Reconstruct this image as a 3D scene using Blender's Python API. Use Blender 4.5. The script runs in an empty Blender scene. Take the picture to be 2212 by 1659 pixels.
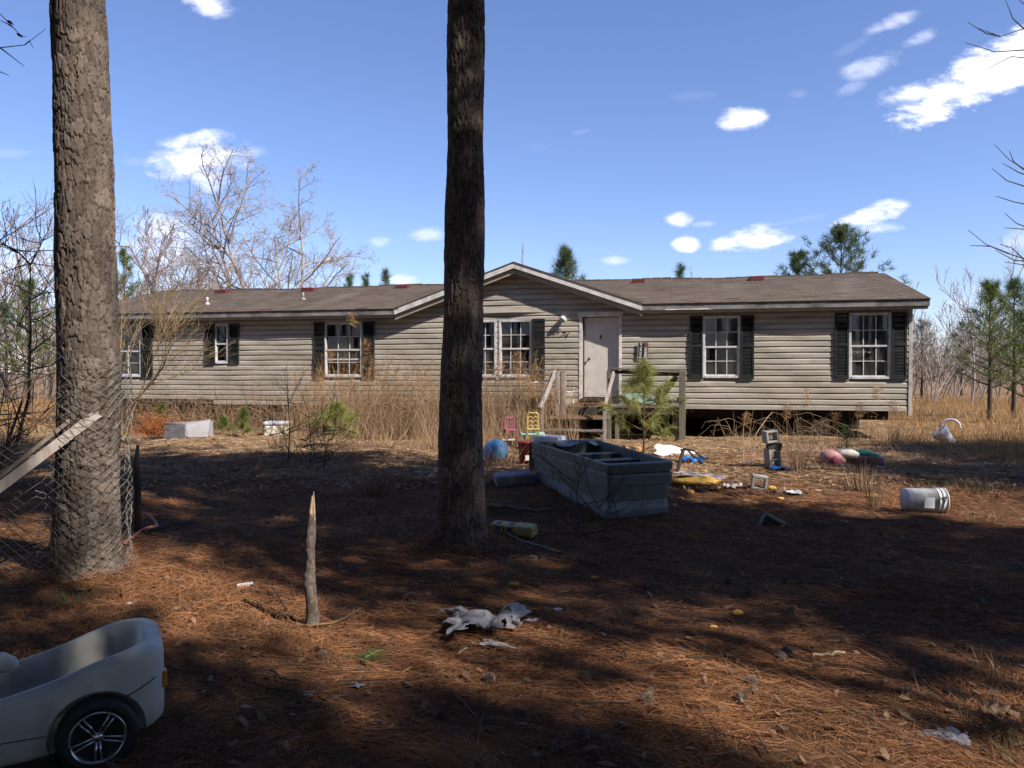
import bpy, math, random
import numpy as np
from mathutils import Matrix, Vector
sc = bpy.context.scene
COL = sc.collection
R = math.radians
PI = math.pi

# ------------------------------------------------------------------ camera
F_PX = 1671.0            # focal length in units where the picture is 2212 wide
PITCH = 0.909
EYE = 1.6
cam_d = bpy.data.cameras.new('camera'); cam = bpy.data.objects.new('camera', cam_d); COL.objects.link(cam)
cam.location = (0, 0, EYE); cam.rotation_euler = (R(90 - PITCH), 0, 0)
cam_d.sensor_width = 36; cam_d.lens = F_PX / 2212 * 36
cam_d.clip_start = 0.05; cam_d.clip_end = 3000
sc.camera = cam

# ------------------------------------------------------------------ sun and sky
LX, LY, LZ = -0.66, 0.50, -0.80         # direction the sunlight travels
ln = math.sqrt(LX*LX + LY*LY + LZ*LZ)
SUN_EL = math.asin(-LZ / ln)
SUN_ROT = math.atan2(-LX, -LY)
sun_d = bpy.data.lights.new('sun', 'SUN'); sun = bpy.data.objects.new('sun', sun_d); COL.objects.link(sun)
sun.rotation_euler = Vector((LX, LY, LZ)).to_track_quat('-Z', 'Y').to_euler()
sun_d.energy = 5.0; sun_d.angle = R(0.55); sun_d.color = (1.0, 0.93, 0.83)

world = bpy.data.worlds.new('World'); sc.world = world; world.use_nodes = True
NT = world.node_tree; NT.nodes.clear()
def wn(t, **k):
    n = NT.nodes.new(t)
    for a, b in k.items(): setattr(n, a, b)
    return n
def wmath(op, a, b=None, c=None, clamp=False):
    n = wn('ShaderNodeMath', operation=op); n.use_clamp = clamp
    for i, v in enumerate((a, b, c)):
        if v is None: continue
        if isinstance(v, (int, float)): n.inputs[i].default_value = v
        else: NT.links.new(v, n.inputs[i])
    return n.outputs[0]
skyt = wn('ShaderNodeTexSky', sky_type='NISHITA')
skyt.sun_disc = False; skyt.sun_elevation = SUN_EL; skyt.sun_rotation = SUN_ROT
skyt.air_density = 1.0; skyt.dust_density = 0.05; skyt.ozone_density = 2.6
tc = wn('ShaderNodeTexCoord')
sep = wn('ShaderNodeSeparateXYZ'); NT.links.new(tc.outputs['Generated'], sep.inputs[0])
ysafe = wmath('MAXIMUM', sep.outputs[1], 0.08)
U = wmath('DIVIDE', sep.outputs[0], ysafe)
V = wmath('DIVIDE', sep.outputs[2], ysafe)
cmb = wn('ShaderNodeCombineXYZ'); NT.links.new(U, cmb.inputs[0]); NT.links.new(V, cmb.inputs[1])
nz = wn('ShaderNodeTexNoise'); nz.inputs['Scale'].default_value = 9; nz.inputs['Detail'].default_value = 7
nz.inputs['Roughness'].default_value = 0.62
mp = wn('ShaderNodeMapping'); mp.inputs['Rotation'].default_value = (0, 0, R(-22)); mp.inputs['Scale'].default_value = (0.75, 1.5, 1)
NT.links.new(cmb.outputs[0], mp.inputs[0]); NT.links.new(mp.outputs[0], nz.inputs[0])
nzb = wn('ShaderNodeTexNoise'); nzb.inputs['Scale'].default_value = 42; nzb.inputs['Detail'].default_value = 5
nzb.inputs['Roughness'].default_value = 0.6; NT.links.new(mp.outputs[0], nzb.inputs[0])
nsh = wmath('ADD', wmath('MULTIPLY', wmath('SUBTRACT', nz.outputs[0], 0.5), 2.2), wmath('MULTIPLY', wmath('SUBTRACT', nzb.outputs[0], 0.5), 1.9))
nsh1 = wmath('ADD', nsh, 0.98)
# clouds: (x, y, half length, half height, tilt, density) as seen in the sky ahead
CL = [(2150,150,225,66,24,1.5),(1985,205,95,26,8,.8),(1922,54,64,17,20,.55),(1985,86,42,15,22,.42),(1878,146,70,25,16,.5),(1832,196,36,14,20,.3),(1835,105,60,12,28,.12),
 (1598,260,54,25,4,.8),(1466,474,32,16,0,.7),(1522,485,30,8,3,.4),(1480,528,30,17,0,.9),(1628,516,84,29,8,1.15),(1888,466,80,24,16,1.1),(1895,492,55,14,2,.6),
 (1735,474,52,7,10,.15),(1322,563,38,11,0,.5),(1258,286,26,7,8,.2),(1165,318,30,12,0,.08),(430,340,118,52,6,1.05),(452,385,48,36,-10,.8),(535,332,50,17,5,.4),(290,350,40,12,0,.25),
 (450,8,64,28,-24,.8),(922,508,44,18,0,.5),(826,523,26,12,0,.55),(862,606,44,15,0,.6),(355,500,76,34,-12,.6),(385,565,130,56,-15,.6),(30,332,60,10,0,.18),
 (30,600,190,90,10,.6),(2195,522,42,26,20,.4),(2125,626,34,12,0,.5),(2062,655,36,10,12,.3),(1490,212,60,14,4,.1),(750,290,50,9,18,.06),(1722,205,24,12,0,.2),(2310,560,120,50,10,.6),(-160,420,150,50,8,.6),(2420,300,110,40,12,.7)]
acc = None
for (cx, cy, rx, ry, tl, dn) in CL:
    u0 = (cx-1106)/F_PX; v0 = (829.5-cy)/F_PX - 0.0159
    c, s = math.cos(R(tl)), math.sin(R(tl))
    du = wmath('SUBTRACT', U, u0); dv = wmath('SUBTRACT', V, v0)
    a = wmath('ADD', wmath('MULTIPLY', du, c*F_PX/rx), wmath('MULTIPLY', dv, s*F_PX/rx))
    b = wmath('ADD', wmath('MULTIPLY', du, -s*F_PX/ry), wmath('MULTIPLY', dv, c*F_PX/ry))
    d2 = wmath('ADD', wmath('MULTIPLY', a, a), wmath('MULTIPLY', b, b))
    e = wmath('MULTIPLY', wmath('SUBTRACT', nsh1, wmath('MULTIPLY', d2, 0.82), clamp=True), dn)
    acc = e if acc is None else wmath('MAXIMUM', acc, e)
gate = wmath('MULTIPLY', wmath('GREATER_THAN', sep.outputs[1], 0.1), wmath('GREATER_THAN', acc, 0.001))
dens = wmath('MULTIPLY', wmath('POWER', wmath('MULTIPLY', acc, 1.1), 1.35), gate, clamp=True)
# scattered clouds over the rest of the sky
nz2 = wn('ShaderNodeTexNoise'); nz2.inputs['Scale'].default_value = 3.1; nz2.inputs['Detail'].default_value = 6
NT.links.new(tc.outputs['Generated'], nz2.inputs[0])
rest = wmath('MULTIPLY', wmath('MULTIPLY', wmath('SUBTRACT', nz2.outputs[0], 0.6, clamp=True), 5, clamp=True), wmath('LESS_THAN', sep.outputs[1], 0.1))
dens = wmath('MAXIMUM', dens, rest)
tint = wn('ShaderNodeMix', data_type='RGBA', blend_type='MULTIPLY'); tint.inputs[0].default_value = 1
NT.links.new(skyt.outputs[0], tint.inputs[6]); tint.inputs[7].default_value = (0.95, 0.955, 1.2, 1)
mx = wn('ShaderNodeMix', data_type='RGBA'); NT.links.new(dens, mx.inputs[0]); NT.links.new(tint.outputs[2], mx.inputs[6])
shd = wn('ShaderNodeMix', data_type='RGBA'); shd.inputs[6].default_value = (6.6, 6.9, 8.6, 1); shd.inputs[7].default_value = (10.2, 10.2, 11.2, 1)
NT.links.new(wmath('MULTIPLY', wmath('ADD', acc, wmath('SUBTRACT', nz.outputs[0], .45)), 0.85, clamp=True), shd.inputs[0]); NT.links.new(shd.outputs[2], mx.inputs[7])
bg = wn('ShaderNodeBackground'); bg.inputs[1].default_value = 0.088
NT.links.new(mx.outputs[2], bg.inputs[0])
wo = wn('ShaderNodeOutputWorld'); NT.links.new(bg.outputs[0], wo.inputs[0])
vs = sc.view_settings; vs.view_transform = 'Standard'; vs.look = 'None'; vs.gamma = 1; vs.use_curve_mapping = False
vs.exposure = 0.8
sc.render.engine = 'CYCLES'
sc.cycles.max_bounces = 6; sc.cycles.transparent_max_bounces = 12

# ------------------------------------------------------------------ helpers
rs = np.random.RandomState(7); random.seed(7)
CP, SP = math.cos(R(PITCH)), math.sin(R(PITCH))
def ray(x, y):
    a, b = x - 1106, 829.5 - y
    return np.array([a, F_PX*CP + b*SP, -F_PX*SP + b*CP])
def G(x, y, z=0.0):                      # the point at height z on the line of sight
    d = ray(x, y); t = (z - EYE) / d[2]; return (d[0]*t, d[1]*t, z)
def A(x, y, Y):                          # the point at distance Y
    d = ray(x, y); t = Y / d[1]; return (d[0]*t, Y, EYE + d[2]*t)
def gh(x, y):                            # gentle undulation of the ground
    return (0.035*np.sin(x*0.9+1.3)*np.sin(y*0.7+0.4) + 0.02*np.sin(x*2.1+y*1.3) + 0.012*np.sin(x*4.7-y*3.9+1)
            + 0.008*np.sin(x*9.1+y*7.3) )
def GP(x, y):                            # ground point incl. undulation
    p = G(x, y); h = float(gh(p[0], p[1])); p = G(x, y, h); return (p[0], p[1], float(gh(p[0], p[1])))

def hash3(ix, iy, iz):
    n = (ix.astype(np.int64)*374761393 + iy.astype(np.int64)*668265263 + iz.astype(np.int64)*2147483647) & 0xffffffff
    n = ((n ^ (n >> 13)) * 1274126177) & 0xffffffff
    n = (n ^ (n >> 16)) & 0xffffff
    return n / float(0xffffff)
def vnoise(x, y, z=0.0, seed=0):
    x = np.asarray(x, float); y = np.asarray(y, float) + 0*x; z = np.asarray(z, float) + 0*x + seed*17.3
    xi, yi, zi = np.floor(x), np.floor(y), np.floor(z)
    fx, fy, fz = x-xi, y-yi, z-zi
    fx, fy, fz = [f*f*(3-2*f) for f in (fx, fy, fz)]
    r = 0
    for dx in (0, 1):
        for dy in (0, 1):
            for dz in (0, 1):
                w = (fx if dx else 1-fx)*(fy if dy else 1-fy)*(fz if dz else 1-fz)
                r = r + w*hash3(xi+dx, yi+dy, zi+dz)
    return r
def fbm(x, y, z=0.0, o=4, seed=0):
    r, a, s = 0, 0.5, 1.0
    for i in range(o):
        r = r + a*vnoise(np.asarray(x)*s, np.asarray(y)*s, np.asarray(z)*s, seed+i); a *= .5; s *= 2.03
    return r

MATS = {}
def mat(name, col, rough=0.7, col2=None, scale=8.0, detail=4, bump=0.0, bscale=None, metal=0.0, island=0.0, spec=0.4,
        stretch=(1, 1, 1), dirt=None, dirt_scale=2.0, dirt_amt=0.5, trans=0.0, lo=0.35, hi=0.65):
    m = bpy.data.materials.new(name); m.use_nodes = True; MATS[name] = m
    nt = m.node_tree; N = nt.nodes; Lk = nt.links
    b = N['Principled BSDF']; b.inputs['Roughness'].default_value = rough; b.inputs['Metallic'].default_value = metal
    b.inputs['Specular IOR Level'].default_value = spec
    tcn = N.new('ShaderNodeTexCoord'); mpn = N.new('ShaderNodeMapping'); mpn.inputs['Scale'].default_value = stretch
    Lk.new(tcn.outputs['Object'], mpn.inputs[0])
    n1 = N.new('ShaderNodeTexNoise'); n1.inputs['Scale'].default_value = scale; n1.inputs['Detail'].default_value = detail
    n1.inputs['Roughness'].default_value = 0.6
    Lk.new(mpn.outputs[0], n1.inputs[0])
    if col2 is None: col2 = tuple(c*0.75 for c in col)
    mr = N.new('ShaderNodeMapRange'); mr.inputs[1].default_value = lo; mr.inputs[2].default_value = hi
    Lk.new(n1.outputs[0], mr.inputs[0])
    mixn = N.new('ShaderNodeMix'); mixn.data_type = 'RGBA'
    mixn.inputs[6].default_value = (*col, 1); mixn.inputs[7].default_value = (*col2, 1)
    Lk.new(mr.outputs[0], mixn.inputs[0])
    out = mixn.outputs[2]
    if dirt is not None:
        n2 = N.new('ShaderNodeTexNoise'); n2.inputs['Scale'].default_value = dirt_scale; n2.inputs['Detail'].default_value = 6
        n2.inputs['Roughness'].default_value = 0.65
        Lk.new(mpn.outputs[0], n2.inputs[0])
        m2 = N.new('ShaderNodeMapRange'); m2.inputs[1].default_value = 0.45; m2.inputs[2].default_value = 0.7; m2.inputs[4].default_value = dirt_amt
        Lk.new(n2.outputs[0], m2.inputs[0])
        x2 = N.new('ShaderNodeMix'); x2.data_type = 'RGBA'; x2.inputs[7].default_value = (*dirt, 1)
        Lk.new(m2.outputs[0], x2.inputs[0]); Lk.new(out, x2.inputs[6]); out = x2.outputs[2]
    if island > 0:
        g = N.new('ShaderNodeNewGeometry'); h = N.new('ShaderNodeHueSaturation')
        v = N.new('ShaderNodeMapRange'); v.inputs[3].default_value = 1-island; v.inputs[4].default_value = 1+island
        Lk.new(g.outputs['Random Per Island'], v.inputs[0]); Lk.new(v.outputs[0], h.inputs['Value']); Lk.new(out, h.inputs['Color']); out = h.outputs[0]
    Lk.new(out, b.inputs['Base Color'])
    if bump > 0:
        n3 = N.new('ShaderNodeTexNoise'); n3.inputs['Scale'].default_value = bscale or scale*3; n3.inputs['Detail'].default_value = 5
        Lk.new(mpn.outputs[0], n3.inputs[0])
        bp = N.new('ShaderNodeBump'); bp.inputs['Strength'].default_value = 0.8; bp.inputs['Distance'].default_value = bump
        Lk.new(n3.outputs[0], bp.inputs['Height']); Lk.new(bp.outputs[0], b.inputs['Normal'])
    if trans > 0:
        tr = N.new('ShaderNodeBsdfTranslucent'); Lk.new(out, tr.inputs[0]); ms = N.new('ShaderNodeMixShader'); ms.inputs[0].default_value = trans
        Lk.new(b.outputs[0], ms.inputs[1]); Lk.new(tr.outputs[0], ms.inputs[2]); Lk.new(ms.outputs[0], N['Material Output'].inputs[0])
    return m

def mk(name, Vv, Ff, m=None, parent=None, smooth=False):
    me = bpy.data.meshes.new(name)
    if isinstance(Ff, np.ndarray):
        Vv = np.asarray(Vv, np.float32); nf, k = Ff.shape
        me.vertices.add(len(Vv)); me.vertices.foreach_set('co', Vv.ravel())
        me.loops.add(nf*k); me.loops.foreach_set('vertex_index', Ff.astype(np.int32).ravel())
        me.polygons.add(nf); me.polygons.foreach_set('loop_start', np.arange(0, nf*k, k, dtype=np.int32))
        try: me.polygons.foreach_set('loop_total', np.full(nf, k, np.int32))
        except Exception: pass
        me.update(calc_edges=True)
    else:
        me.from_pydata([tuple(v) for v in Vv], [], Ff); me.update()
    if smooth: me.polygons.foreach_set('use_smooth', [True]*len(me.polygons))
    if m is not None: me.materials.append(m)
    o = bpy.data.objects.new(name, me); COL.objects.link(o)
    if parent is not None: o.parent = parent
    return o

class MB:
    def __init__(s): s.v = []; s.f = []
    def add(s, vs_, fs_):
        k = len(s.v); s.v += [tuple(v) for v in vs_]; s.f += [[i+k for i in f] for f in fs_]
    def box(s, x0, x1, y0, y1, z0, z1, M=None):
        vv = [Vector((x, y, z)) for z in (z0, z1) for y in (y0, y1) for x in (x0, x1)]
        if M is not None: vv = [M @ v for v in vv]
        s.add(vv, [[0,2,3,1],[4,5,7,6],[0,1,5,4],[2,6,7,3],[0,4,6,2],[1,3,7,5]]); return s
    def beam(s, p, q, w, t, up=(0, 0, 1)):           # box between two points
        p, q = Vector(p), Vector(q); d = q-p; L = d.length; d.normalize()
        side = d.cross(Vector(up))
        if side.length < 1e-4: side = Vector((1, 0, 0))
        side.normalize(); u = side.cross(d)
        M = Matrix((side, d, u)).transposed().to_4x4(); M.translation = p
        return s.box(-w/2, w/2, 0, L, -t/2, t/2, M)
    def tube(s, pts, rad, n=6, caps=True):
        V_, F_ = tubes([(np.array(pts, float), np.array(rad, float)*np.ones(len(pts)))], n)
        k = len(s.v); s.v += [tuple(a) for a in V_]; s.f += [[int(i)+k for i in f] for f in F_]
        if caps:
            m_ = len(pts); s.f.append([k+i for i in range(n)][::-1]); s.f.append([k+(m_-1)*n+i for i in range(n)])
        return s
    def lathe(s, prof, n=16, M=None, cap=True):
        k = len(s.v)
        for (r, z) in prof:
            for i in range(n):
                a = 2*PI*i/n; p = Vector((r*math.cos(a), r*math.sin(a), z))
                s.v.append(tuple(M @ p if M is not None else p))
        for j in range(len(prof)-1):
            for i in range(n):
                s.f.append([k+j*n+i, k+j*n+(i+1) % n, k+(j+1)*n+(i+1) % n, k+(j+1)*n+i])
        if cap:
            s.f.append([k+i for i in range(n)][::-1]); s.f.append([k+(len(prof)-1)*n+i for i in range(n)])
        return s
    def build(s, name, m, parent=None, smooth=False, bevel=0.0, seg=2):
        o = mk(name, s.v, s.f, m, parent, smooth)
        if bevel > 0:
            b = o.modifiers.new('bevel', 'BEVEL'); b.width = bevel; b.segments = seg; b.limit_method = 'ANGLE'; b.angle_limit = R(35)
        return o

def tubes(lines, n=4):
    VV, FF, k = [], [], 0
    ang = np.arange(n)*2*PI/n; ca, sa = np.cos(ang), np.sin(ang)
    for P_, r_ in lines:
        m_ = len(P_)
        T = np.gradient(P_, axis=0); T /= (np.linalg.norm(T, axis=1, keepdims=True)+1e-9)
        t0 = T[0]; ref = np.array([0, 0, 1.0]) if abs(t0[2]) < .9 else np.array([1.0, 0, 0])
        a = np.cross(T, ref); a /= (np.linalg.norm(a, axis=1, keepdims=True)+1e-9); b = np.cross(T, a)
        ring = P_[:, None, :] + r_[:, None, None]*(ca[None, :, None]*a[:, None, :] + sa[None, :, None]*b[:, None, :])
        VV.append(ring.reshape(-1, 3))
        i = np.arange(n); j = np.arange(m_-1)[:, None]*n
        f = np.stack([j+i, j+(i+1) % n, j+n+(i+1) % n, j+n+i], -1).reshape(-1, 4) + k
        FF.append(f); k += m_*n
    return np.concatenate(VV), np.concatenate(FF)

def blades(P_, D_, L_, W_, droop=0.0, seg=1, rng=rs, flat=None):
    """thin strips: base P, direction D, length L, width W; droop bends them toward the ground"""
    n = len(P_); D_ = D_/(np.linalg.norm(D_, axis=1, keepdims=True)+1e-9)
    q = rng.normal(size=(n, 3)) if flat is None else np.tile([0, 0, 1.0], (n, 1)) + flat*rng.normal(size=(n, 3))
    S_ = np.cross(D_, q); S_ /= (np.linalg.norm(S_, axis=1, keepdims=True)+1e-9)
    L_ = np.ones(n)*L_; W_ = np.ones(n)*W_; dr = np.ones(n)*droop
    if seg == 1:
        Vv = np.stack([P_ - S_*W_[:, None]/2, P_ + S_*W_[:, None]/2, P_ + D_*L_[:, None]], 1).reshape(-1, 3)
        Ff = np.arange(n*3).reshape(-1, 3); return Vv, Ff
    pts = []
    for k in range(seg+1):
        t = k/seg
        pts.append(P_ + D_*(L_*t)[:, None] + np.outer(-dr*L_*t*t, [0, 0, 1.0]))
    rows = []
    for k in range(seg):
        w = W_*(1-0.75*k/seg)/2
        rows += [pts[k]-S_*w[:, None], pts[k]+S_*w[:, None]]
    rows.append(pts[seg])
    Vv = np.stack(rows, 1).reshape(-1, 3); m_ = 2*seg+1
    ff = []
    for k in range(seg-1): ff += [[2*k, 2*k+1, 2*k+3], [2*k, 2*k+3, 2*k+2]]
    ff.append([2*seg-2, 2*seg-1, 2*seg])
    Ff = (np.arange(n)[:, None, None]*m_ + np.array(ff)[None]).reshape(-1, 3)
    return Vv, Ff
def cat(parts_):
    VV, FF, k = [], [], 0
    for v, f in parts_:
        if f.shape[1] == 4: f = np.concatenate([f[:, [0, 1, 2]], f[:, [0, 2, 3]]])
        VV.append(v); FF.append(f+k); k += len(v)
    return np.concatenate(VV), np.concatenate(FF)

def tag(o, label=None, category=None, group=None, kind=None):
    if label: o['label'] = label
    if category: o['category'] = category
    if group: o['group'] = group
    if kind: o['kind'] = kind
    return o
def thing(name, label, category, loc=(0, 0, 0), rot=(0, 0, 0), group=None):
    o = bpy.data.objects.new(name, None); COL.objects.link(o); o.location = loc; o.rotation_euler = rot
    o.empty_display_size = 0.1
    return tag(o, label, category, group)
def copy_tree(o, parent=None):
    c = o.copy(); COL.objects.link(c)
    if parent is not None: c.parent = parent
    for ch in list(o.children): copy_tree(ch, c)
    return c

# ------------------------------------------------------------------ materials
M_siding = mat('vinyl_siding', (.415,.37,.315), .55, (.35,.31,.265), 3, bump=.0006, bscale=60, stretch=(.45,1,2.2), dirt=(.19,.175,.12), dirt_scale=1.9, dirt_amt=.75)
M_siding_in = mat('house_wrap', (.30,.27,.23), .8)
M_trimw = mat('dirty_white_trim', (.72,.70,.68), .5, (.55,.53,.5), 6, dirt=(.22,.2,.18), dirt_scale=4, dirt_amt=.5)
M_gutter = mat('grey_fascia', (.24,.235,.23), .55, (.17,.165,.16), 3, stretch=(.6,1,1), dirt=(.05,.045,.04), dirt_scale=3, dirt_amt=.8)
M_soffit = mat('tan_soffit', (.36,.32,.27), .6, (.3,.27,.22), 5)
M_cornert = mat('pale_corner_trim', (.55,.50,.47), .55, (.4,.36,.33), 5, dirt=(.2,.17,.14), dirt_scale=7, dirt_amt=.7)
M_roof = mat('asphalt_shingle', (.125,.094,.074), .95, (.095,.072,.057), 1.2, bump=.003, bscale=120, dirt=(.17,.14,.115), dirt_scale=2, dirt_amt=.4, island=.13)
M_vent = mat('red_brown_vent', (.15,.025,.02), .6, (.09,.02,.018), 10)
M_shut = mat('black_green_shutter', (.010,.015,.015), .55, (.020,.026,.025), 3, spec=.3, dirt=(.05,.05,.045), dirt_scale=5, dirt_amt=.4)
M_winfr = mat('white_window_frame', (.66,.65,.67), .5, (.52,.51,.51), 7, dirt=(.28,.25,.22), dirt_scale=8, dirt_amt=.6)
M_shade = mat('grey_window_shade', (.24,.25,.25), .9, (.19,.2,.2), 4)
M_curt = mat('torn_white_curtain', (.42,.38,.38), .9, (.28,.25,.25), 14)
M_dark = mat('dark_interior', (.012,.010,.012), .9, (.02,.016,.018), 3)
M_door = mat('cream_door', (.60,.555,.52), .5, (.54,.50,.47), 3, dirt=(.3,.25,.2), dirt_scale=5, dirt_amt=.25)
M_brass = mat('tarnished_metal', (.12,.1,.08), .45, metal=.7)
M_wood = mat('weathered_wood', (.20,.17,.14), .85, (.11,.09,.075), 12, bump=.002, stretch=(1,1,.25), island=.15)
M_woodp = mat('pale_weathered_wood', (.36,.31,.28), .85, (.22,.18,.16), 14, bump=.002, stretch=(1,1,.2))
M_woodd = mat('rotten_dark_wood', (.07,.055,.04), .9, (.035,.03,.022), 10, bump=.003)
M_block = mat('concrete_block', (.33,.32,.30), .95, (.24,.23,.22), 30, bump=.002)
M_bark = None
M_twig = mat('dark_twig', (.06,.045,.035), .85, (.035,.027,.02), 20)
M_twigs = mat('pale_grey_branch', (.36,.31,.28), .85, (.24,.20,.18), 3, island=.2)
M_twigp = mat('pinkish_brown_branch', (.26,.20,.17), .85, (.17,.125,.105), 3, island=.25)
M_yel = mat('yellow_willow_twig', (.30,.215,.11), .8, (.19,.13,.065), 6, island=.2)
M_needle = mat('green_pine_needle', (.075,.12,.022), .5, (.045,.08,.018), 2.5, island=.35, trans=.25)
M_needley = mat('yellow_green_needle', (.14,.17,.03), .5, (.08,.12,.022), 4, island=.35, trans=.25)
M_needlef = mat('far_pine_needle', (.10,.14,.055), .6, (.06,.095,.04), .7, island=.3, trans=.2)
M_straw = mat('orange_pine_straw', (.31,.137,.057), .75, (.18,.08,.034), .9, island=.55, trans=.1)
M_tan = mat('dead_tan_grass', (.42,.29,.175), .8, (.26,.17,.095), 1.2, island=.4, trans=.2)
M_tan2 = mat('golden_broom_sedge', (.42,.25,.10), .8, (.30,.165,.065), .8, island=.4, trans=.2)
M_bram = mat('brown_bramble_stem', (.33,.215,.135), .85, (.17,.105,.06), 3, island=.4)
M_leaf = mat('dry_leaf', (.20,.12,.065), .8, (.12,.07,.04), 4, island=.5, trans=.1)
# ------------------------------------------------------------------ ground
def spaced(lo, hi, fine_lo, fine_hi, step, grow=1.12):
    a = list(np.arange(fine_lo, fine_hi+1e-6, step)); s = step
    while a[-1] < hi: s *= grow; a.append(a[-1]+s)
    s = step
    while a[0] > lo: s *= grow; a.insert(0, a[0]-s)
    return np.array(a)
gx = spaced(-900, 900, -9, 9, 0.09); gy = spaced(-300, 1400, 2.2, 17, 0.07)
XX, YY = np.meshgrid(gx, gy)
ZZ = gh(XX, YY) + 0.02*(fbm(XX*5, YY*5, 0, 3)-.45)*np.exp(-((YY-8)/14)**2)
nx, ny = len(gx), len(gy)
idx = np.arange(nx*ny).reshape(ny, nx)
GF = np.stack([idx[:-1, :-1], idx[:-1, 1:], idx[1:, 1:], idx[1:, :-1]], -1).reshape(-1, 4)
gm = bpy.data.materials.new('forest_floor'); gm.use_nodes = True
nt = gm.node_tree; N = nt.nodes; Lk = nt.links; pb = N['Principled BSDF']; pb.inputs['Roughness'].default_value = .95
pb.inputs['Specular IOR Level'].default_value = .15
tcg = N.new('ShaderNodeTexCoord')
def gnoise(sc_, det=6, rough=.65):
    n = N.new('ShaderNodeTexNoise'); n.inputs['Scale'].default_value = sc_; n.inputs['Detail'].default_value = det
    n.inputs['Roughness'].default_value = rough; Lk.new(tcg.outputs['Object'], n.inputs[0]); return n.outputs[0]
def gramp(src, stops):
    r = N.new('ShaderNodeValToRGB'); Lk.new(src, r.inputs[0]); e = r.color_ramp.elements
    e[0].position, e[0].color = stops[0][0], (*stops[0][1], 1); e[1].position, e[1].color = stops[1][0], (*stops[1][1], 1)
    for p, c in stops[2:]:
        q = e.new(p); q.color = (*c, 1)
    return r.outputs[0]
c_straw = gramp(gnoise(26, 8, .75), [(.3, (.035,.017,.009)), (.72, (.20,.10,.048)), (.5, (.10,.048,.022))])
c_tan = gramp(gnoise(18, 8, .75), [(.3, (.08,.05,.03)), (.72, (.38,.27,.16)), (.5, (.23,.145,.075))])
sg = N.new('ShaderNodeSeparateXYZ'); Lk.new(tcg.outputs['Object'], sg.inputs[0])
def gm_(op, a, b):
    n = N.new('ShaderNodeMath'); n.operation = op
    for i, v in enumerate((a, b)):
        if isinstance(v, (int, float)): n.inputs[i].default_value = v
        else: Lk.new(v, n.inputs[i])
    return n.outputs[0]
far = gm_('ADD', sg.outputs[1], gm_('MULTIPLY', gm_('SUBTRACT', gnoise(.7, 4), .5), 9))
mrg = N.new('ShaderNodeMapRange'); mrg.inputs[1].default_value = 10; mrg.inputs[2].default_value = 13.5; Lk.new(far, mrg.inputs[0])
mg = N.new('ShaderNodeMix'); mg.data_type = 'RGBA'; Lk.new(mrg.outputs[0], mg.inputs[0]); Lk.new(c_straw, mg.inputs[6]); Lk.new(c_tan, mg.inputs[7])
soil = gm_('MULTIPLY', gm_('GREATER_THAN', gnoise(.9, 5), .56), .45)
mg2 = N.new('ShaderNodeMix'); mg2.data_type = 'RGBA'; Lk.new(soil, mg2.inputs[0]); Lk.new(mg.outputs[2], mg2.inputs[6]); mg2.inputs[7].default_value = (.06,.035,.02,1)
Lk.new(mg2.outputs[2], pb.inputs['Base Color'])
bpg = N.new('ShaderNodeBump'); bpg.inputs['Distance'].default_value = .02; bpg.inputs['Strength'].default_value = .9
Lk.new(gnoise(55, 6, .7), bpg.inputs['Height']); Lk.new(bpg.outputs[0], pb.inputs['Normal'])
ground = mk('ground', np.stack([XX.ravel(), YY.ravel(), ZZ.ravel()], 1), GF, gm, smooth=True); tag(ground, kind='structure')

def scatter(n, y0, y1, power=1.0, x_extra=.6, xr=None):
    """random ground spots between two distances, denser near the viewer's side"""
    u = rs.rand(n); y = y0 + (y1-y0)*u**power
    if xr is None: x = (rs.rand(n)*2-1)*(y*.67+x_extra)
    else: x = xr[0]+(xr[1]-xr[0])*rs.rand(n)
    return x, y
# pine straw: fallen needles, combed in drifting directions
x, y = scatter(320000, 2.7, 15.0, 1.5)
keep = rs.rand(len(x)) < np.clip(.65+2.6*(fbm(x*1.3, y*1.3, 0, 4)-.42), .1, 1); x, y = x[keep], y[keep]
th = fbm(x*.8, y*.8, 3, 2)*7 + rs.normal(size=len(x))*.9
D_ = np.stack([np.cos(th), np.sin(th), rs.normal(size=len(x))*.13+.05], 1)
z = gh(x, y)+rs.rand(len(x))*.02 - .002
straw = mk('pine_straw', *blades(np.stack([x, y, z], 1), D_, (.09+.10*rs.rand(len(x))), .0012+.0008*rs.rand(len(x))+.00028*y, droop=-.25+.5*rs.rand(len(x)), seg=2, flat=.8), M_straw)
tag(straw, 'orange brown fallen pine needles carpeting the shaded foreground', 'pine straw', kind='stuff')
# flattened dead grass between the pines and the house
x, y = scatter(95000, 11.5, 24, 1.1); kp = (y < 22.6-.2223*(x+13)) | (x > 9.8); x, y = x[kp], y[kp]
th = rs.rand(len(x))*2*PI
D_ = np.stack([np.cos(th), np.sin(th), .25*rs.rand(len(x))**2+.03], 1)
dg = mk('flattened_grass', *blades(np.stack([x, y, gh(x, y)+rs.rand(len(x))*.03], 1), D_, .15+.2*rs.rand(len(x)), .006+.006*rs.rand(len(x)), droop=.25, seg=2, flat=.7), M_tan)
tag(dg, 'flattened dead tan grass lying in front of the house', 'dead grass', kind='stuff')
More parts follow.
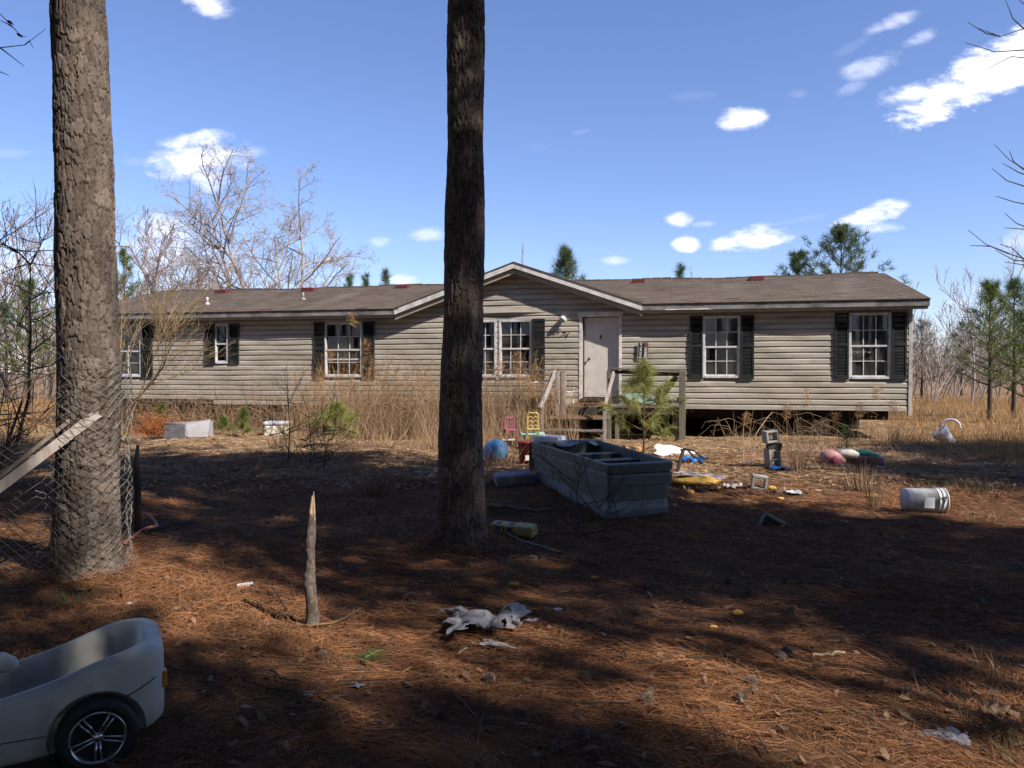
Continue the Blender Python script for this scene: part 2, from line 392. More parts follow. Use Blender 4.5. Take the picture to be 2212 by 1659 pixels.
# dry leaves
def leaves(n, y0, y1, name, label, m, size=(.03, .07)):
    x, y = scatter(n, y0, y1, 1.2); a = rs.rand(n)*2*PI; s = size[0]+(size[1]-size[0])*rs.rand(n)
    kp = (y < 22.6-.2223*(x+13)) | (x > 9.8); x, y, a, s = x[kp], y[kp], a[kp], s[kp]; n = len(x)
    loc = np.array([[-1, 0, .0], [-.3, .42, .25], [.5, .3, .1], [1, 0, .3], [.4, -.35, .22], [-.4, -.4, .05]])
    ca, sa = np.cos(a), np.sin(a); V_ = []
    tl = rs.normal(size=(n, 2))*.25
    for p in loc:
        px, py, pz = p[0]*s, p[1]*s, p[2]*s*rs.rand(n)*1.4
        V_.append(np.stack([x+px*ca-py*sa, y+px*sa+py*ca, gh(x, y)+.018+pz+px*tl[:, 0]+py*tl[:, 1]], 1))
    V_ = np.stack(V_, 1).reshape(-1, 3)
    f = np.array([[0, 1, 5], [1, 2, 4], [1, 4, 5], [2, 3, 4]])
    F_ = (np.arange(n)[:, None, None]*6+f[None]).reshape(-1, 3)
    o = mk(name, V_, F_, m); tag(o, label, 'leaves', kind='stuff')
leaves(1300, 2.8, 11, 'fallen_leaves', 'scattered brown oak leaves on the pine straw', M_leaf, (.02, .045))
leaves(9000, 10.5, 20, 'leaf_litter', 'pale leaf litter on the sunlit ground before the house', mat('pale_leaf', (.32,.21,.13), .8, (.2,.12,.07), 4, island=.5, trans=.15), (.025, .06))
# small fallen sticks
ls = []
for i in range(420):
    x, y = scatter(1, 3.0, 15, 1.1); x, y = x[0], y[0]; a = rs.rand()*2*PI; L = .08+.45*rs.rand()**2
    t = np.linspace(0, 1, 4); w = rs.normal(size=(4, 2))*L*.06
    P_ = np.stack([x+np.cos(a)*t*L+w[:, 0], y+np.sin(a)*t*L+w[:, 1], t*0], 1); P_[:, 2] = gh(P_[:, 0], P_[:, 1])+.015+.02*rs.rand()
    ls.append((P_, np.linspace(.0045, .0018, 4)))
v, f = tubes(ls, 4); tag(mk('fallen_twigs', v, f, M_twig), 'small dead twigs strewn over the pine straw', 'twigs', kind='stuff')

# ------------------------------------------------------------------ bare trees
def grow(rng, p, d, L, r, depth, kids, out, wig=.16, up=.12, spread=.75, shrink=.62, nseg=5, first=.25):
    pts = [np.array(p, float)]; d = np.array(d, float); d /= np.linalg.norm(d)
    for i in range(nseg):
        d = d + rng.normal(size=3)*wig + np.array([0, 0, up]); d /= np.linalg.norm(d)
        pts.append(pts[-1]+d*L/nseg)
    pts = np.array(pts); r1 = r*.35 if depth > 0 else r*.4
    out.append((pts, np.linspace(r, r1, nseg+1), depth))
    if depth == 0: return
    n = kids[0] if isinstance(kids, (list, tuple)) else kids
    for k in range(n):
        t = first+(1-first)*(k+.2+.7*rng.rand())/n; fi = t*nseg; i0 = min(int(fi), nseg-1)
        q = pts[i0]+(pts[i0+1]-pts[i0])*(fi-i0); dd = pts[i0+1]-pts[i0]; dd /= np.linalg.norm(dd)
        s = rng.normal(size=3); s -= s.dot(dd)*dd; s /= np.linalg.norm(s)
        nd = dd*(1-spread*.4)+s*spread
        grow(rng, q, nd, L*shrink*(1.15-.5*t)*(.8+.4*rng.rand()), max(r*(.62-.3*t), .0025), depth-1,
             kids[1:] if isinstance(kids, (list, tuple)) else kids, out, wig, up, spread, shrink, nseg=max(3, nseg-1), first=.2)
def bare_tree(name, label, base, H, r, seed, kids, m, trunks=None, group=None, spread=.75, up=.12, wig=.14, shrink=.62, category='tree', minr=0, first=.25, depth=None):
    rng = np.random.RandomState(seed); out = []
    for (off, d, Lf) in (trunks or [((0, 0, 0), (0, 0, 1), 1)]):
        grow(rng, off, d, H*Lf, r*Lf, depth or len(kids), list(kids), out, wig, up, spread, shrink, 6, first)
    t = thing(name, label, category, base, group=group)
    top = max(o_[2] for o_ in out)
    v, f = tubes([(a, np.maximum(b, minr)) for a, b, c in out if c == top], 8); mk('trunk', v, f, m, t, True)
    v, f = tubes([(a, np.maximum(b, minr)) for a, b, c in out if 0 < c < top], 5); mk('branch', v, f, m, t, True)['kind'] = 'stuff'
    v, f = tubes([(a, np.maximum(b, minr)) for a, b, c in out if c == 0], 3); mk('twig', v, f, m, t)['kind'] = 'stuff'
    return t
# the big pale tree behind the left half of the roof
p = A(590, 700, 44)
bare_tree('bare_tree', 'large pale leafless tree spreading behind the left half of the roof', (p[0], 44, 0), 12.2, .16, 15, (10, 7, 6, 5), M_twigs,
          trunks=[((-.2, 0, 0), (-.10, 0, 1), 1.0), ((.9, 0, 0), (.26, 0, 1), .84), ((-2.0, 0, 0), (-.50, .1, 1), .85), ((-1.2, .3, 0), (-.28, .1, 1), .88), ((.5, .3, .0), (.18, .1, 1), .8)], minr=.0065, spread=.85, up=.05, shrink=.46, wig=.11, first=.28)
for i, (xd, Y, H, sd, lab, mm) in enumerate([
    (40, 40, 9.8, 21, 'pinkish leafless tree at the far left edge behind the fence', M_twigp),
    (285, 38, 7.4, 23, 'slender leafless tree just right of the wire wrapped pine', M_twigp),
    (110, 52, 9.0, 24, 'distant leafless tree seen left of the wire wrapped pine', M_twigp),
    (370, 50, 7.4, 27, 'low bare tree between the wire wrapped pine and the big pale tree', M_twigp),
    (455, 55, 6.6, 28, 'small bare tree at the foot of the big pale tree', M_twigp),
    (700, 58, 5.8, 29, 'short bare tree right of the big pale tree', M_twigp)]):
    q = A(xd, 700, Y)
    bare_tree('bare_tree', lab, (q[0], Y, 0), H, .11, sd, (7, 5, 4, 3), mm, minr=.010, spread=.6, up=.16, wig=.17, group='bare trees beyond the house', shrink=.5,
              trunks=[((0, 0, 0), (-.1, 0, 1), 1), ((.2, 0, 0), (.35, 0, 1), .8), ((-.3, 0, 0), (-.5, 0, 1), .7)])
for i, (xd, Y, H, sd, lab) in enumerate([
    (1178, 30, 5.9, 31, 'thin bare sapling poking above the porch gable'),
    (932, 36, 5.4, 32, 'thin bare sapling above the ridge left of the middle pine'),
    (1528, 34, 5.4, 33, 'thin bare sapling above the ridge right of the porch gable')]):
    q = A(xd, 600, Y); bare_tree('bare_sapling', lab, (q[0], Y, 0), H, .035, sd, (6, 4), M_twigp, minr=.010, spread=.35, up=.3, group='thin saplings above the ridge', shrink=.35)
for i, (xd, Y, H, sd, lab) in enumerate([
    (2015, 42, 4.9, 41, 'leafless shrub tree nearest the right corner of the house'),
    (2062, 50, 5.6, 42, 'grey leafless tree in the thicket right of the house'),
    (2100, 38, 5.2, 43, 'slim pale leafless tree leaning in the right thicket'),
    (2192, 44, 6.6, 44, 'tall thin leafless tree at the right edge behind the young pines')]):
    q = A(xd, 700, Y); bare_tree('bare_tree', lab, (q[0], Y, 0), H, .06, sd, (7, 5, 4), M_twigs, minr=.010, spread=.55, up=.15, group='leafless trees in the right thicket',
              trunks=[((0, 0, 0), (.05, 0, 1), 1), ((.2, 0, 0), (.4, 0, 1), .7)], shrink=.5)
# yellowish willow-like shrub beside the left end of the house
q = A(262, 850, 19.5)
bare_tree('yellow_twig_shrub', 'yellow twigged shrub arching over the left end of the roof', (q[0], 19.5, 0), 4.4, .026, 51, (10, 6, 3), M_yel,
          trunks=[((0, 0, 0), (.0, 0, 1), 1), ((.1, 0, 0), (.4, -.1, 1), .8), ((.1, 0, .6), (.75, -.2, .75), .75), ((-.1, 0, 0), (-.3, 0, 1), .9), ((.2, 0, .8), (1., -.2, .5), .6)], minr=.0035, spread=.45, up=.08, shrink=.5, category='shrub')

# thickets: masses of fine bare stems
def thicket(name, label, x0, x1, y0, y1, n, H, m, seed, minr=.012):
    rng = np.random.RandomState(seed); protos = []
    for k in range(5):
        out = []
        grow(rng, (0, 0, 0), (rng.normal()*.12, rng.normal()*.12, 1), 1, .012, 3, [6, 5, 3], out, .16, .16, .6, .5, 4)
        protos.append(tubes([(a, np.maximum(b, .0018)) for a, b, c in out], 3))
    ps = []
    for i in range(n):
        v, f = protos[i % 5]; h = H*(.55+.6*rng.rand()); a = rng.rand()*2*PI
        c, s = math.cos(a), math.sin(a); w = h*(.8+.5*rng.rand())
        X = x0+(x1-x0)*rng.rand(); Y = y0+(y1-y0)*rng.rand()
        ps.append((np.stack([X+(v[:, 0]*c-v[:, 1]*s)*w, Y+(v[:, 0]*s+v[:, 1]*c)*w, v[:, 2]*h], 1), f))
    v, f = cat(ps); tag(mk(name, v, f, m), label, 'thicket', kind='stuff')
thicket('brush_thicket', 'grey brown leafless thicket beyond the field right of the house', 15, 62, 38, 62, 330, 3.9, M_twigp, 61)
thicket('brush_thicket', 'dense bare thicket beyond the left end of the house', -58, -13, 36, 60, 240, 5.0, M_twigp, 62)
def woodmass(name, label, x0, x1, y0, y1, n, H, m, seed):
    ps = []; rng = np.random.RandomState(seed)
    X = x0+(x1-x0)*rng.rand(n); Y = y0+(y1-y0)*rng.rand(n); h = H*(.3+.7*rng.rand(n)**.6)*(.55+.75*vnoise(X*.22, Y*.1, 0, seed))
    B = np.stack([X, Y, h*rng.rand(n)**1.1], 1); D = np.stack([rng.normal(size=n)*.35, rng.normal(size=n)*.3, np.ones(n)], 1)
    v, f = blades(B, D, .5+.9*rng.rand(n), .018+.035*rng.rand(n), rng=rng)
    tag(mk(name, v, f, m), label, 'woods', kind='stuff')
M_wood1 = mat('winter_wood_brown', (.20,.15,.125), .9, (.13,.10,.085), .3, island=.45)  # grey brown of bare twigs, varied per blade
woodmass('distant_woods', 'far grey brown winter woods along the right horizon', 18, 120, 62, 120, 42000, 6.2, M_wood1, 63)
woodmass('distant_woods', 'far grey brown winter woods along the left horizon', -120, -16, 60, 120, 42000, 6.4, M_wood1, 64)
woodmass('distant_woods', 'low far woods behind the house', -16, 18, 70, 100, 6000, 3.4, M_wood1, 65)

# ------------------------------------------------------------------ pines
def pine_mesh(seed, H, z0, Rr, nb, tuf, nl, wid, m=M_needlef, trunk_r=.07, up=.55):
    """unit shapes: returns (branches, needles) arrays for a young pine"""
    rng = np.random.RandomState(seed); br = []; P_, D_ = [], []
    for i in range(nb):
        t = (i+.5)/nb; z = z0+(H-z0)*t; a = i*2.4+rng.normal()*.3
        L = Rr*(1-t)**.75*(.65+.5*rng.rand())+.12; e = up*(.5+.9*t)
        d = np.array([math.cos(a), math.sin(a), e]); d /= np.linalg.norm(d)
        p0 = np.array([0, 0, z]); k = 5; tt = np.linspace(0, 1, k)[:, None]
        pts = p0+d*L*tt+np.array([0, 0, 1])*(tt**2)*L*.25+rng.normal(size=(k, 3))*L*.03*tt
        br.append((pts, np.linspace(trunk_r*.3*(1-t)+.008, .005, k)))
        for j in range(tuf):
            s = .35+.65*(j+rng.rand())/tuf; q = p0+d*L*s+np.array([0, 0, 1])*s*s*L*.25+rng.normal(size=3)*L*.07
            P_.append(q); D_.append(d+np.array([0, 0, .45]))
    for j in range(tuf*2): P_.append(np.array([0, 0, H-.5*rng.rand()])); D_.append(np.array([0, 0, 1.2]))
    P_, D_ = np.array(P_), np.array(D_); n = 24
    P2 = np.repeat(P_, n, 0)+rng.normal(size=(len(P_)*n, 3))*nl*.18; D2 = np.repeat(D_/np.linalg.norm(D_, axis=1, keepdims=True), n, 0)*.75+rng.normal(size=(len(P_)*n, 3))*.62
    return tubes(br, 4), blades(P2, D2, nl*(.6+.6*rng.rand(len(P2))), wid, rng=rng)
def pine(name, label, base, H, z0, Rr, nb, tuf, seed, nl=.3, wid=.016, m=None, group=None, tr=.08, category='pine tree', up=.55):
    t = thing(name, label, category, base, group=group)
    br, nd = pine_mesh(seed, H, z0, Rr, nb, tuf, nl, wid, trunk_r=tr, up=up)
    tr_ = np.array([[0, 0, -.1], [.02, 0, H*.4], [-.01, .02, H*.75], [0, 0, H*.98]])
    v, f = tubes([(tr_, np.array([tr, tr*.75, tr*.4, .012]))], 8); mk('trunk', v, f, M_twig, t, True)
    mk('branch', br[0], br[1], M_twig, t)['kind'] = 'stuff'
    mk('needles', nd[0], nd[1], m or M_needlef, t)['kind'] = 'stuff'
    return t
def pine_px(lab, xd, ytop, Y, z0f, Rr, nb, tuf, seed, group, **k):
    q = A(xd, ytop, Y); pine('young_pine', lab, (q[0], Y, 0), q[2], q[2]*z0f, Rr, nb, tuf, seed, group=group, **k)
g1 = 'young pines rising behind the roof'
pine_px('largest young pine behind the right end of the roof', 1818, 500, 33, .35, 3.0, 40, 9, 71, g1, up=.9, nl=.30, wid=.022)
pine_px('smaller young pine behind the roof left of the largest one', 1722, 552, 35, .4, 1.9, 32, 7, 72, g1, nl=.30, wid=.022)
pine_px('young pine behind the porch gable', 1222, 546, 31, .4, 1.4, 34, 6, 73, g1, up=1., nl=.34, wid=.02)
pine_px('tiny pine top above the ridge right of the porch gable', 1470, 578, 34, .4, .7, 20, 4, 74, g1, up=1.2)
pine_px('pine top behind the left roof, leftmost of three', 755, 600, 40, .4, .9, 22, 4, 75, g1, up=1.2)
pine_px('pine top behind the left roof, middle of three', 790, 598, 41, .4, .7, 22, 4, 76, g1, up=1.2)
pine_px('pine top behind the left roof, rightmost and tallest of three', 833, 591, 40, .4, 1.0, 24, 4, 77, g1, up=1.2)
g2 = 'young pines in the field right of the house'
pine_px('bright young pine standing right of the house at the thicket edge', 2140, 617, 26, .22, 1.35, 34, 5, 78, g2, m=M_needley)
pine_px('tall young pine at the right edge of the field', 2192, 612, 27, .25, 1.3, 30, 5, 79, g2)
pine_px('young pine at the far right edge partly out of view', 2235, 650, 24, .15, 1.4, 30, 5, 80, g2, m=M_needley)
pine_px('dark pine in the thicket just right of the house corner', 1992, 695, 47, .2, 1.6, 26, 4, 81, g2)
pine_px('small dark pine in the middle of the right thicket', 2078, 700, 52, .2, 1.7, 26, 4, 82, g2)
g3 = 'pines beyond the left end of the house'
pine_px('olive pine seen left of the wire wrapped trunk', 60, 610, 34, .2, 1.9, 30, 5, 83, g3, m=M_needley)
pine_px('olive pine just right of the wire wrapped trunk', 268, 545, 36, .2, 1.5, 32, 5, 84, g3, m=M_needley)
pine_px('low dark pine at the left edge', 12, 660, 38, .1, 2.0, 26, 5, 85, g3)
# ------------------------------------------------------------------ the two big trunks and the pines that shade the yard
bm_ = bpy.data.materials.new('pine_bark'); bm_.use_nodes = True; M_bark = bm_
nt = bm_.node_tree; N = nt.nodes; Lk = nt.links; pb = N['Principled BSDF']; pb.inputs['Roughness'].default_value = .9; pb.inputs['Specular IOR Level'].default_value = .2
at = N.new('ShaderNodeAttribute'); at.attribute_name = 'plate'
rp = N.new('ShaderNodeValToRGB'); Lk.new(at.outputs['Fac'], rp.inputs[0]); e = rp.color_ramp.elements
e[0].position = 0; e[0].color = (.028,.02,.016,1); e[1].position = 1; e[1].color = (.15,.12,.10,1)
q_ = e.new(.5); q_.color = (.095,.073,.06,1)
tcn = N.new('ShaderNodeTexCoord'); nn = N.new('ShaderNodeTexNoise'); nn.inputs['Scale'].default_value = 40; nn.inputs['Detail'].default_value = 6; nn.inputs['Roughness'].default_value = .7
Lk.new(tcn.outputs['Object'], nn.inputs[0])
n2 = N.new('ShaderNodeTexNoise'); n2.inputs['Scale'].default_value = 3; n2.inputs['Detail'].default_value = 5; Lk.new(tcn.outputs['Object'], n2.inputs[0])
mr = N.new('ShaderNodeMapRange'); mr.inputs[1].default_value = .3; mr.inputs[2].default_value = .7; mr.inputs[3].default_value = .6; mr.inputs[4].default_value = 1.35; Lk.new(nn.outputs[0], mr.inputs[0])
mr2 = N.new('ShaderNodeMapRange'); mr2.inputs[1].default_value = .3; mr2.inputs[2].default_value = .7; mr2.inputs[3].default_value = .7; mr2.inputs[4].default_value = 1.2; Lk.new(n2.outputs[0], mr2.inputs[0])
mu = N.new('ShaderNodeMath'); mu.operation = 'MULTIPLY'; Lk.new(mr.outputs[0], mu.inputs[0]); Lk.new(mr2.outputs[0], mu.inputs[1])
hs = N.new('ShaderNodeHueSaturation'); Lk.new(mu.outputs[0], hs.inputs['Value']); Lk.new(rp.outputs[0], hs.inputs['Color'])
Lk.new(hs.outputs[0], pb.inputs['Base Color'])
bp = N.new('ShaderNodeBump'); bp.inputs['Distance'].default_value = .004; Lk.new(nn.outputs[0], bp.inputs['Height']); Lk.new(bp.outputs[0], pb.inputs['Normal'])

def worley(u, v, nu):
    """plates: u wraps every nu cells; returns (edge distance, cell id)"""
    ui, vi = np.floor(u), np.floor(v); best = np.full(u.shape, 9.); sec = np.full(u.shape, 9.); cid = np.zeros(u.shape)
    for du in (-1, 0, 1):
        for dv in (-1, 0, 1):
            cu = np.mod(ui+du, nu); cv = vi+dv
            px = ui+du+.15+.7*hash3(cu, cv, cu*0+1); py = vi+dv+.1+.8*hash3(cu, cv, cu*0+2); h = hash3(cu, cv, cu*0+3)
            d = np.sqrt((u-px)**2+(v-py)**2)
            nb = d < best; sec = np.where(nb, best, np.minimum(sec, d)); cid = np.where(nb, h, cid); best = np.minimum(best, d)
    return sec-best, cid
def trunk_mesh(path, rad, z_fine, na, nzf, pw, ph, depth, seed, flare=0):
    zs = np.concatenate([np.linspace(-.15, z_fine, nzf), np.linspace(z_fine+.05, path[-1][2], 30)])
    pz = [p[2] for p in path]; cx = np.interp(zs, pz, [p[0] for p in path]); cy = np.interp(zs, pz, [p[1] for p in path]); rr = np.interp(zs, pz, rad)
    th = np.linspace(0, 2*PI, na, endpoint=False); TH, Z = np.meshgrid(th, zs); RR = np.repeat(rr[:, None], na, 1)
    nu = max(8, int(round(2*PI*rad[1]/pw)))
    cs, sn = np.cos(TH), np.sin(TH)
    wu = (fbm(cs*2.2, sn*2.2, Z*2.5, 3, seed)-.5)*2.4+(fbm(cs*14, sn*14, Z*16, 3, seed+2)-.5)*.9; wv = (fbm(cs*3+5, sn*3, Z*3, 3, seed+9)-.5)*2.0+(fbm(cs*14+3, sn*14, Z*16, 3, seed+3)-.5)*1.0
    e1, c1 = worley(TH/(2*PI)*nu+wu, Z/ph+wv, nu)
    e2, c2 = worley(TH/(2*PI)*nu*2.3//1*0+TH/(2*PI)*(nu*2)+wu*2, Z/ph*2.1+wv*2, nu*2)
    prof = np.clip((e1-.02)/.15, 0, 1)**.8; small = np.clip(e2/.10, 0, 1)
    lay = np.floor(c1*4)/4
    disp = depth*(prof*(.55+.6*lay)+.16*small-.8)+.006*(fbm(cs*9, sn*9, Z*22, 3, seed+4)-.5)
    flarez = flare*np.exp(-np.clip(Z+.1, 0, 9)/.22)*(1+.35*np.sin(TH*5+1.3+seed)+.15*np.sin(TH*9))
    big = .012*(fbm(cs*1.1, sn*1.1, Z*1.2, 2, seed+7)-.5)*4
    Rf = RR+disp+flarez+big
    X = cx[:, None]+Rf*cs; Y = cy[:, None]+Rf*sn
    V_ = np.stack([X.ravel(), Y.ravel(), Z.ravel()], 1); nzt = len(zs)
    i = np.arange(na); j = np.arange(nzt-1)[:, None]*na
    F_ = np.stack([j+i, j+(i+1) % na, j+na+(i+1) % na, j+na+i], -1).reshape(-1, 4)
    return V_, F_, (np.clip(.35+.65*prof, 0, 1)*(.45+.55*c1)).ravel()
def big_pine(name, label, base, path, rad, z_fine, na, nzf, pw, ph, depth, seed, flare):
    t = thing(name, label, 'pine tree', base)
    v, f, a = trunk_mesh(path, rad, z_fine, na, nzf, pw, ph, depth, seed, flare)
    o = mk('trunk', v, f, M_bark, t, True); at_ = o.data.attributes.new('plate', 'FLOAT', 'POINT'); at_.data.foreach_set('value', a.astype(np.float32))
    crown_parts(t, path[-1][2], CROWN, (path[-1][0], path[-1][1], 0))
    for ch in t.children:
        if not ch.name.startswith('trunk'): ch.scale = (1.3, 1.3, 1)
    return t
def crown_arrays(seed, z0, z1, Rr, nb, tuf, wid=.03, nper=16, fill=1.0):
    rng = np.random.RandomState(seed); br = []; P_, D_ = [], []
    for i in range(nb):
        t = (i+.5)/nb; z = z0+(z1-z0)*t; a = rng.rand()*2*PI; L = Rr*(math.sin(PI*min(1, .28+.72*t))**.7+.12)*(.55+.55*rng.rand())
        d = np.array([math.cos(a), math.sin(a), .1+.7*t]); d /= np.linalg.norm(d); k = 5; tt = np.linspace(0, 1, k)[:, None]
        pts = np.array([0, 0, z])+d*L*tt+rng.normal(size=(k, 3))*L*.05*tt
        br.append((pts, np.linspace(.05, .012, k)))
        for j in range(int(tuf*fill)):
            s = .3+.7*rng.rand(); q = pts[0]+(pts[-1]-pts[0])*s+rng.normal(size=3)*np.array([.38, .38, .22])
            br.append((np.array([pts[0]+(pts[-1]-pts[0])*s*.9, q]), np.array([.012, .005]))); P_.append(q); D_.append(q-pts[0]*[1, 1, 1]+[0, 0, .4])
    P_, D_ = np.array(P_), np.array(D_); D_ /= np.linalg.norm(D_, axis=1, keepdims=True)
    P2 = np.repeat(P_, nper, 0); D2 = np.repeat(D_, nper, 0)*.5+rng.normal(size=(len(P2), 3))*.7
    return tubes(br, 4), blades(P2, D2, .20+.14*rng.rand(len(P2)), wid, rng=rng)
cb, cn = crown_arrays(5, 7.6, 15.5, 3.1, 60, 19, .045, 22)
def crown_obj(parent):
    a = mk('branch', cb[0], cb[1], M_twig, parent); a['kind'] = 'stuff'; b = mk('needles', cn[0], cn[1], M_needle, parent); b['kind'] = 'stuff'; return a, b
CROWN = []
def crown_parts(t, ztop, store, off):
    if not store: store += list(crown_obj(t)); [setattr(o, 'location', off) for o in store]
    else:
        for o in store:
            c = o.copy(); COL.objects.link(c); c.parent = t; c.location = off; c.rotation_euler = (0, 0, rs.rand()*6)
            if c.name.startswith('needles'): c['kind'] = 'stuff'
BL = GP(188, 1236); BM = GP(990, 1178)
_r = np.random.RandomState(31); _ps = []
for (bx, by, _), rr0, n in ((BL, .30, 1500), (BM, .27, 1100)):
    a = _r.rand(n)*2*PI; rr_ = rr0+abs(_r.normal(size=n))*.13; D = np.stack([np.cos(a)*.3+_r.normal(size=n)*.8, np.sin(a)*.3+_r.normal(size=n)*.8, .25+.35*_r.rand(n)-.9*(rr_-rr0)], 1)
    _ps.append(blades(np.stack([bx+np.cos(a)*rr_, by+np.sin(a)*rr_, .02+np.maximum(0, .10-.5*(rr_-rr0))*_r.rand(n)], 1), D, .14, .0028, droop=.4, seg=2, rng=_r))
v, f = cat(_ps); tag(mk('straw_drift', v, f, M_straw), 'pine straw drifted up against the feet of the two big trunks', 'pine straw', kind='stuff')
def px2x(xd, Y): return (xd-1106)/F_PX*Y
pl = [(0, 0, -.2), (0.0, 0, .15), (px2x(192, BL[1])-BL[0], 0, 1.6), (px2x(187, BL[1])-BL[0], 0, 3.1), (px2x(174, BL[1])-BL[0], 0, 4.7), (-.25, .1, 9), (-.3, .2, 15.4)]
big_pine('wire_wrapped_pine', 'thick pine trunk with flaking plates wrapped in chain link wire at left', (BL[0], BL[1], 0), pl,
         [.240, .232, .222, .208, .190, .15, .04], 5.0, 230, 640, .058, .14, .018, 3, .12)
pm = [(0, 0, -.2), (0.02, 0, .15), (px2x(995, BM[1])-BM[0], 0, 1.1), (px2x(1004, BM[1])-BM[0], 0, 2.5), (px2x(1008, BM[1])-BM[0], 0, 5.2), (.2, .1, 9), (.25, .1, 15.4)]
big_pine('dark_pine', 'dark straight pine trunk standing in shade in front of the porch gable', (BM[0], BM[1], 0), pm,
         [.225, .216, .200, .185, .168, .13, .04], 5.4, 190, 640, .048, .17, .017, 8, .11)
# pines to the right of and behind the viewer: their crowns throw the shade on the yard
tp = np.array([[0, 0, -.2], [.03, 0, 4], [-.05, .05, 9], [0, 0, 15.4]])
tv, tf = tubes([(tp, np.array([.22, .19, .14, .04]))], 20)
TR0 = None
SHADE = [(5.9, 4.2, 0, .64, 1.0), (7.9, 2.7, 1, .66, 1.02), (9.7, 1.4, 2, .66, .98), (11.4, .2, 3, .68, 1.0), (13.2, -1.2, 4, .7, .98), (15.2, -2.7, 5, .7, 1.03), (8.3, 4.9, .5, .6, 1.0),
         (5.7, 1.15, 1.5, .24, 1.05), (8.7, -1.4, 2.5, .30, 1.2), (5.9, -4.2, 3.5, .62, 1.0), (2.4, -2.2, 4.5, .55, 1.0), (9.2, -6.4, 5.5, .7, 1.0), (19.2, 3.2, 1.1, .9, 1.0), (21.5, 6.2, 3.3, .95, 1.0), (17.4, -4.6, 2.2, .8, 1.0),
         (7.0, -2.9, .7, .25, 1.0), (3.4, -.45, 1.7, .22, 1.0), (12.4, -6.0, 2.7, .22, 1.0), (-9.8, 2.2, .2, 1.15, .9), (-13.5, 8.2, 1.2, 1.2, .9), (-8.2, -1.8, 2.2, 1.25, .85), (-12.5, 5.2, 3.2, 1.25, .8), (-4.3, -3.2, 4.2, 1.2, .85)]  # slender pines shaped for shadow stripes, left ones added to block skylight
GROVE = []
_r = np.random.RandomState(77)
for _k in range(400):
    _x, _y = _r.uniform(-34, 34), _r.uniform(-34, 7)
    if _y > -6.5 and _x > -7.5: continue
    if _y > 0 and _x > -11-_y*.3: continue
    if min([(_x-p[0])**2+(_y-p[1])**2 for p in SHADE+GROVE]) < 3.6**2: continue
    _hit = False
    for _h in (7.5, 9, 10.5, 12, 13.5, 15):
        for _q in ((-.2, 6.6), (1, 5.4), (2.2, 4.1), (.9, 4), (2, 3.4), (-2.5, 5.4), (-1.5, 5), (-.4, 3.6), (-3.4, 6.2), (4, 11.3), (0, 4.6)):
            if (_x-.825*_h-_q[0])**2+(_y+.625*_h-_q[1])**2 < 3.6**2: _hit = True
    if _hit: continue
    GROVE.append((_x, _y, _r.uniform(0, 6)))
GROVE = GROVE[:64]
SH_LAB = ['pine just right of the viewer', 'pine at the right edge of the yard', 'pine behind the right edge of the yard', 'pine beside the boat side of the yard', 'pine farther right in the grove', 'pine behind the viewer to the right',
          'outer pine at the far right of the grove', 'pine at the outer right of the grove', 'pine close behind the viewer', 'pine in the back right of the grove', 'pine at the grove edge nearest the field',
          'outermost pine of the grove', 'pine well behind the viewer', 'pine behind the viewer to the left', 'pine at the back of the grove',
          'slender pine behind the viewer', 'slender pine nearest the viewer', 'slender pine deep in the grove', 'added unseen pine left of the ride on toy car', 'added unseen pine beyond the left edge of the fence', 'added unseen pine at the left behind the viewer', 'added unseen pine farther left of the yard', 'added unseen pine just behind the viewer to the left']
for i, (x, y, a, sxy, sz) in enumerate(SHADE):
    t = thing('pine_tree', 'tall '+SH_LAB[i], 'pine tree', (x, y, 0), (0, 0, a), 'pines of the grove shading the yard')
    if TR0 is None: TR0 = mk('trunk', tv, tf, M_bark, t, True)
    else:
        c = TR0.copy(); COL.objects.link(c); c.parent = t
    crown_parts(t, 15, CROWN, (0, 0, 0)) 
    t.scale = (sxy, sxy, sz)

for (x, y, a) in GROVE:
    t = thing('pine_tree', 'tall pine of the wood behind and left of the viewer', 'pine tree', (x, y, 0), (0, 0, a), 'pines of the wood behind the viewer')
    c = TR0.copy(); COL.objects.link(c); c.parent = t; crown_parts(t, 15, CROWN, (0, 0, 0)); t.scale = (1.25, 1.25, .8+.25*rs.rand())
woodmass('undergrowth', 'dense dark undergrowth in the wood behind the viewer', -45, 45, -40, -12, 16000, 6.5, M_wood1, 66)
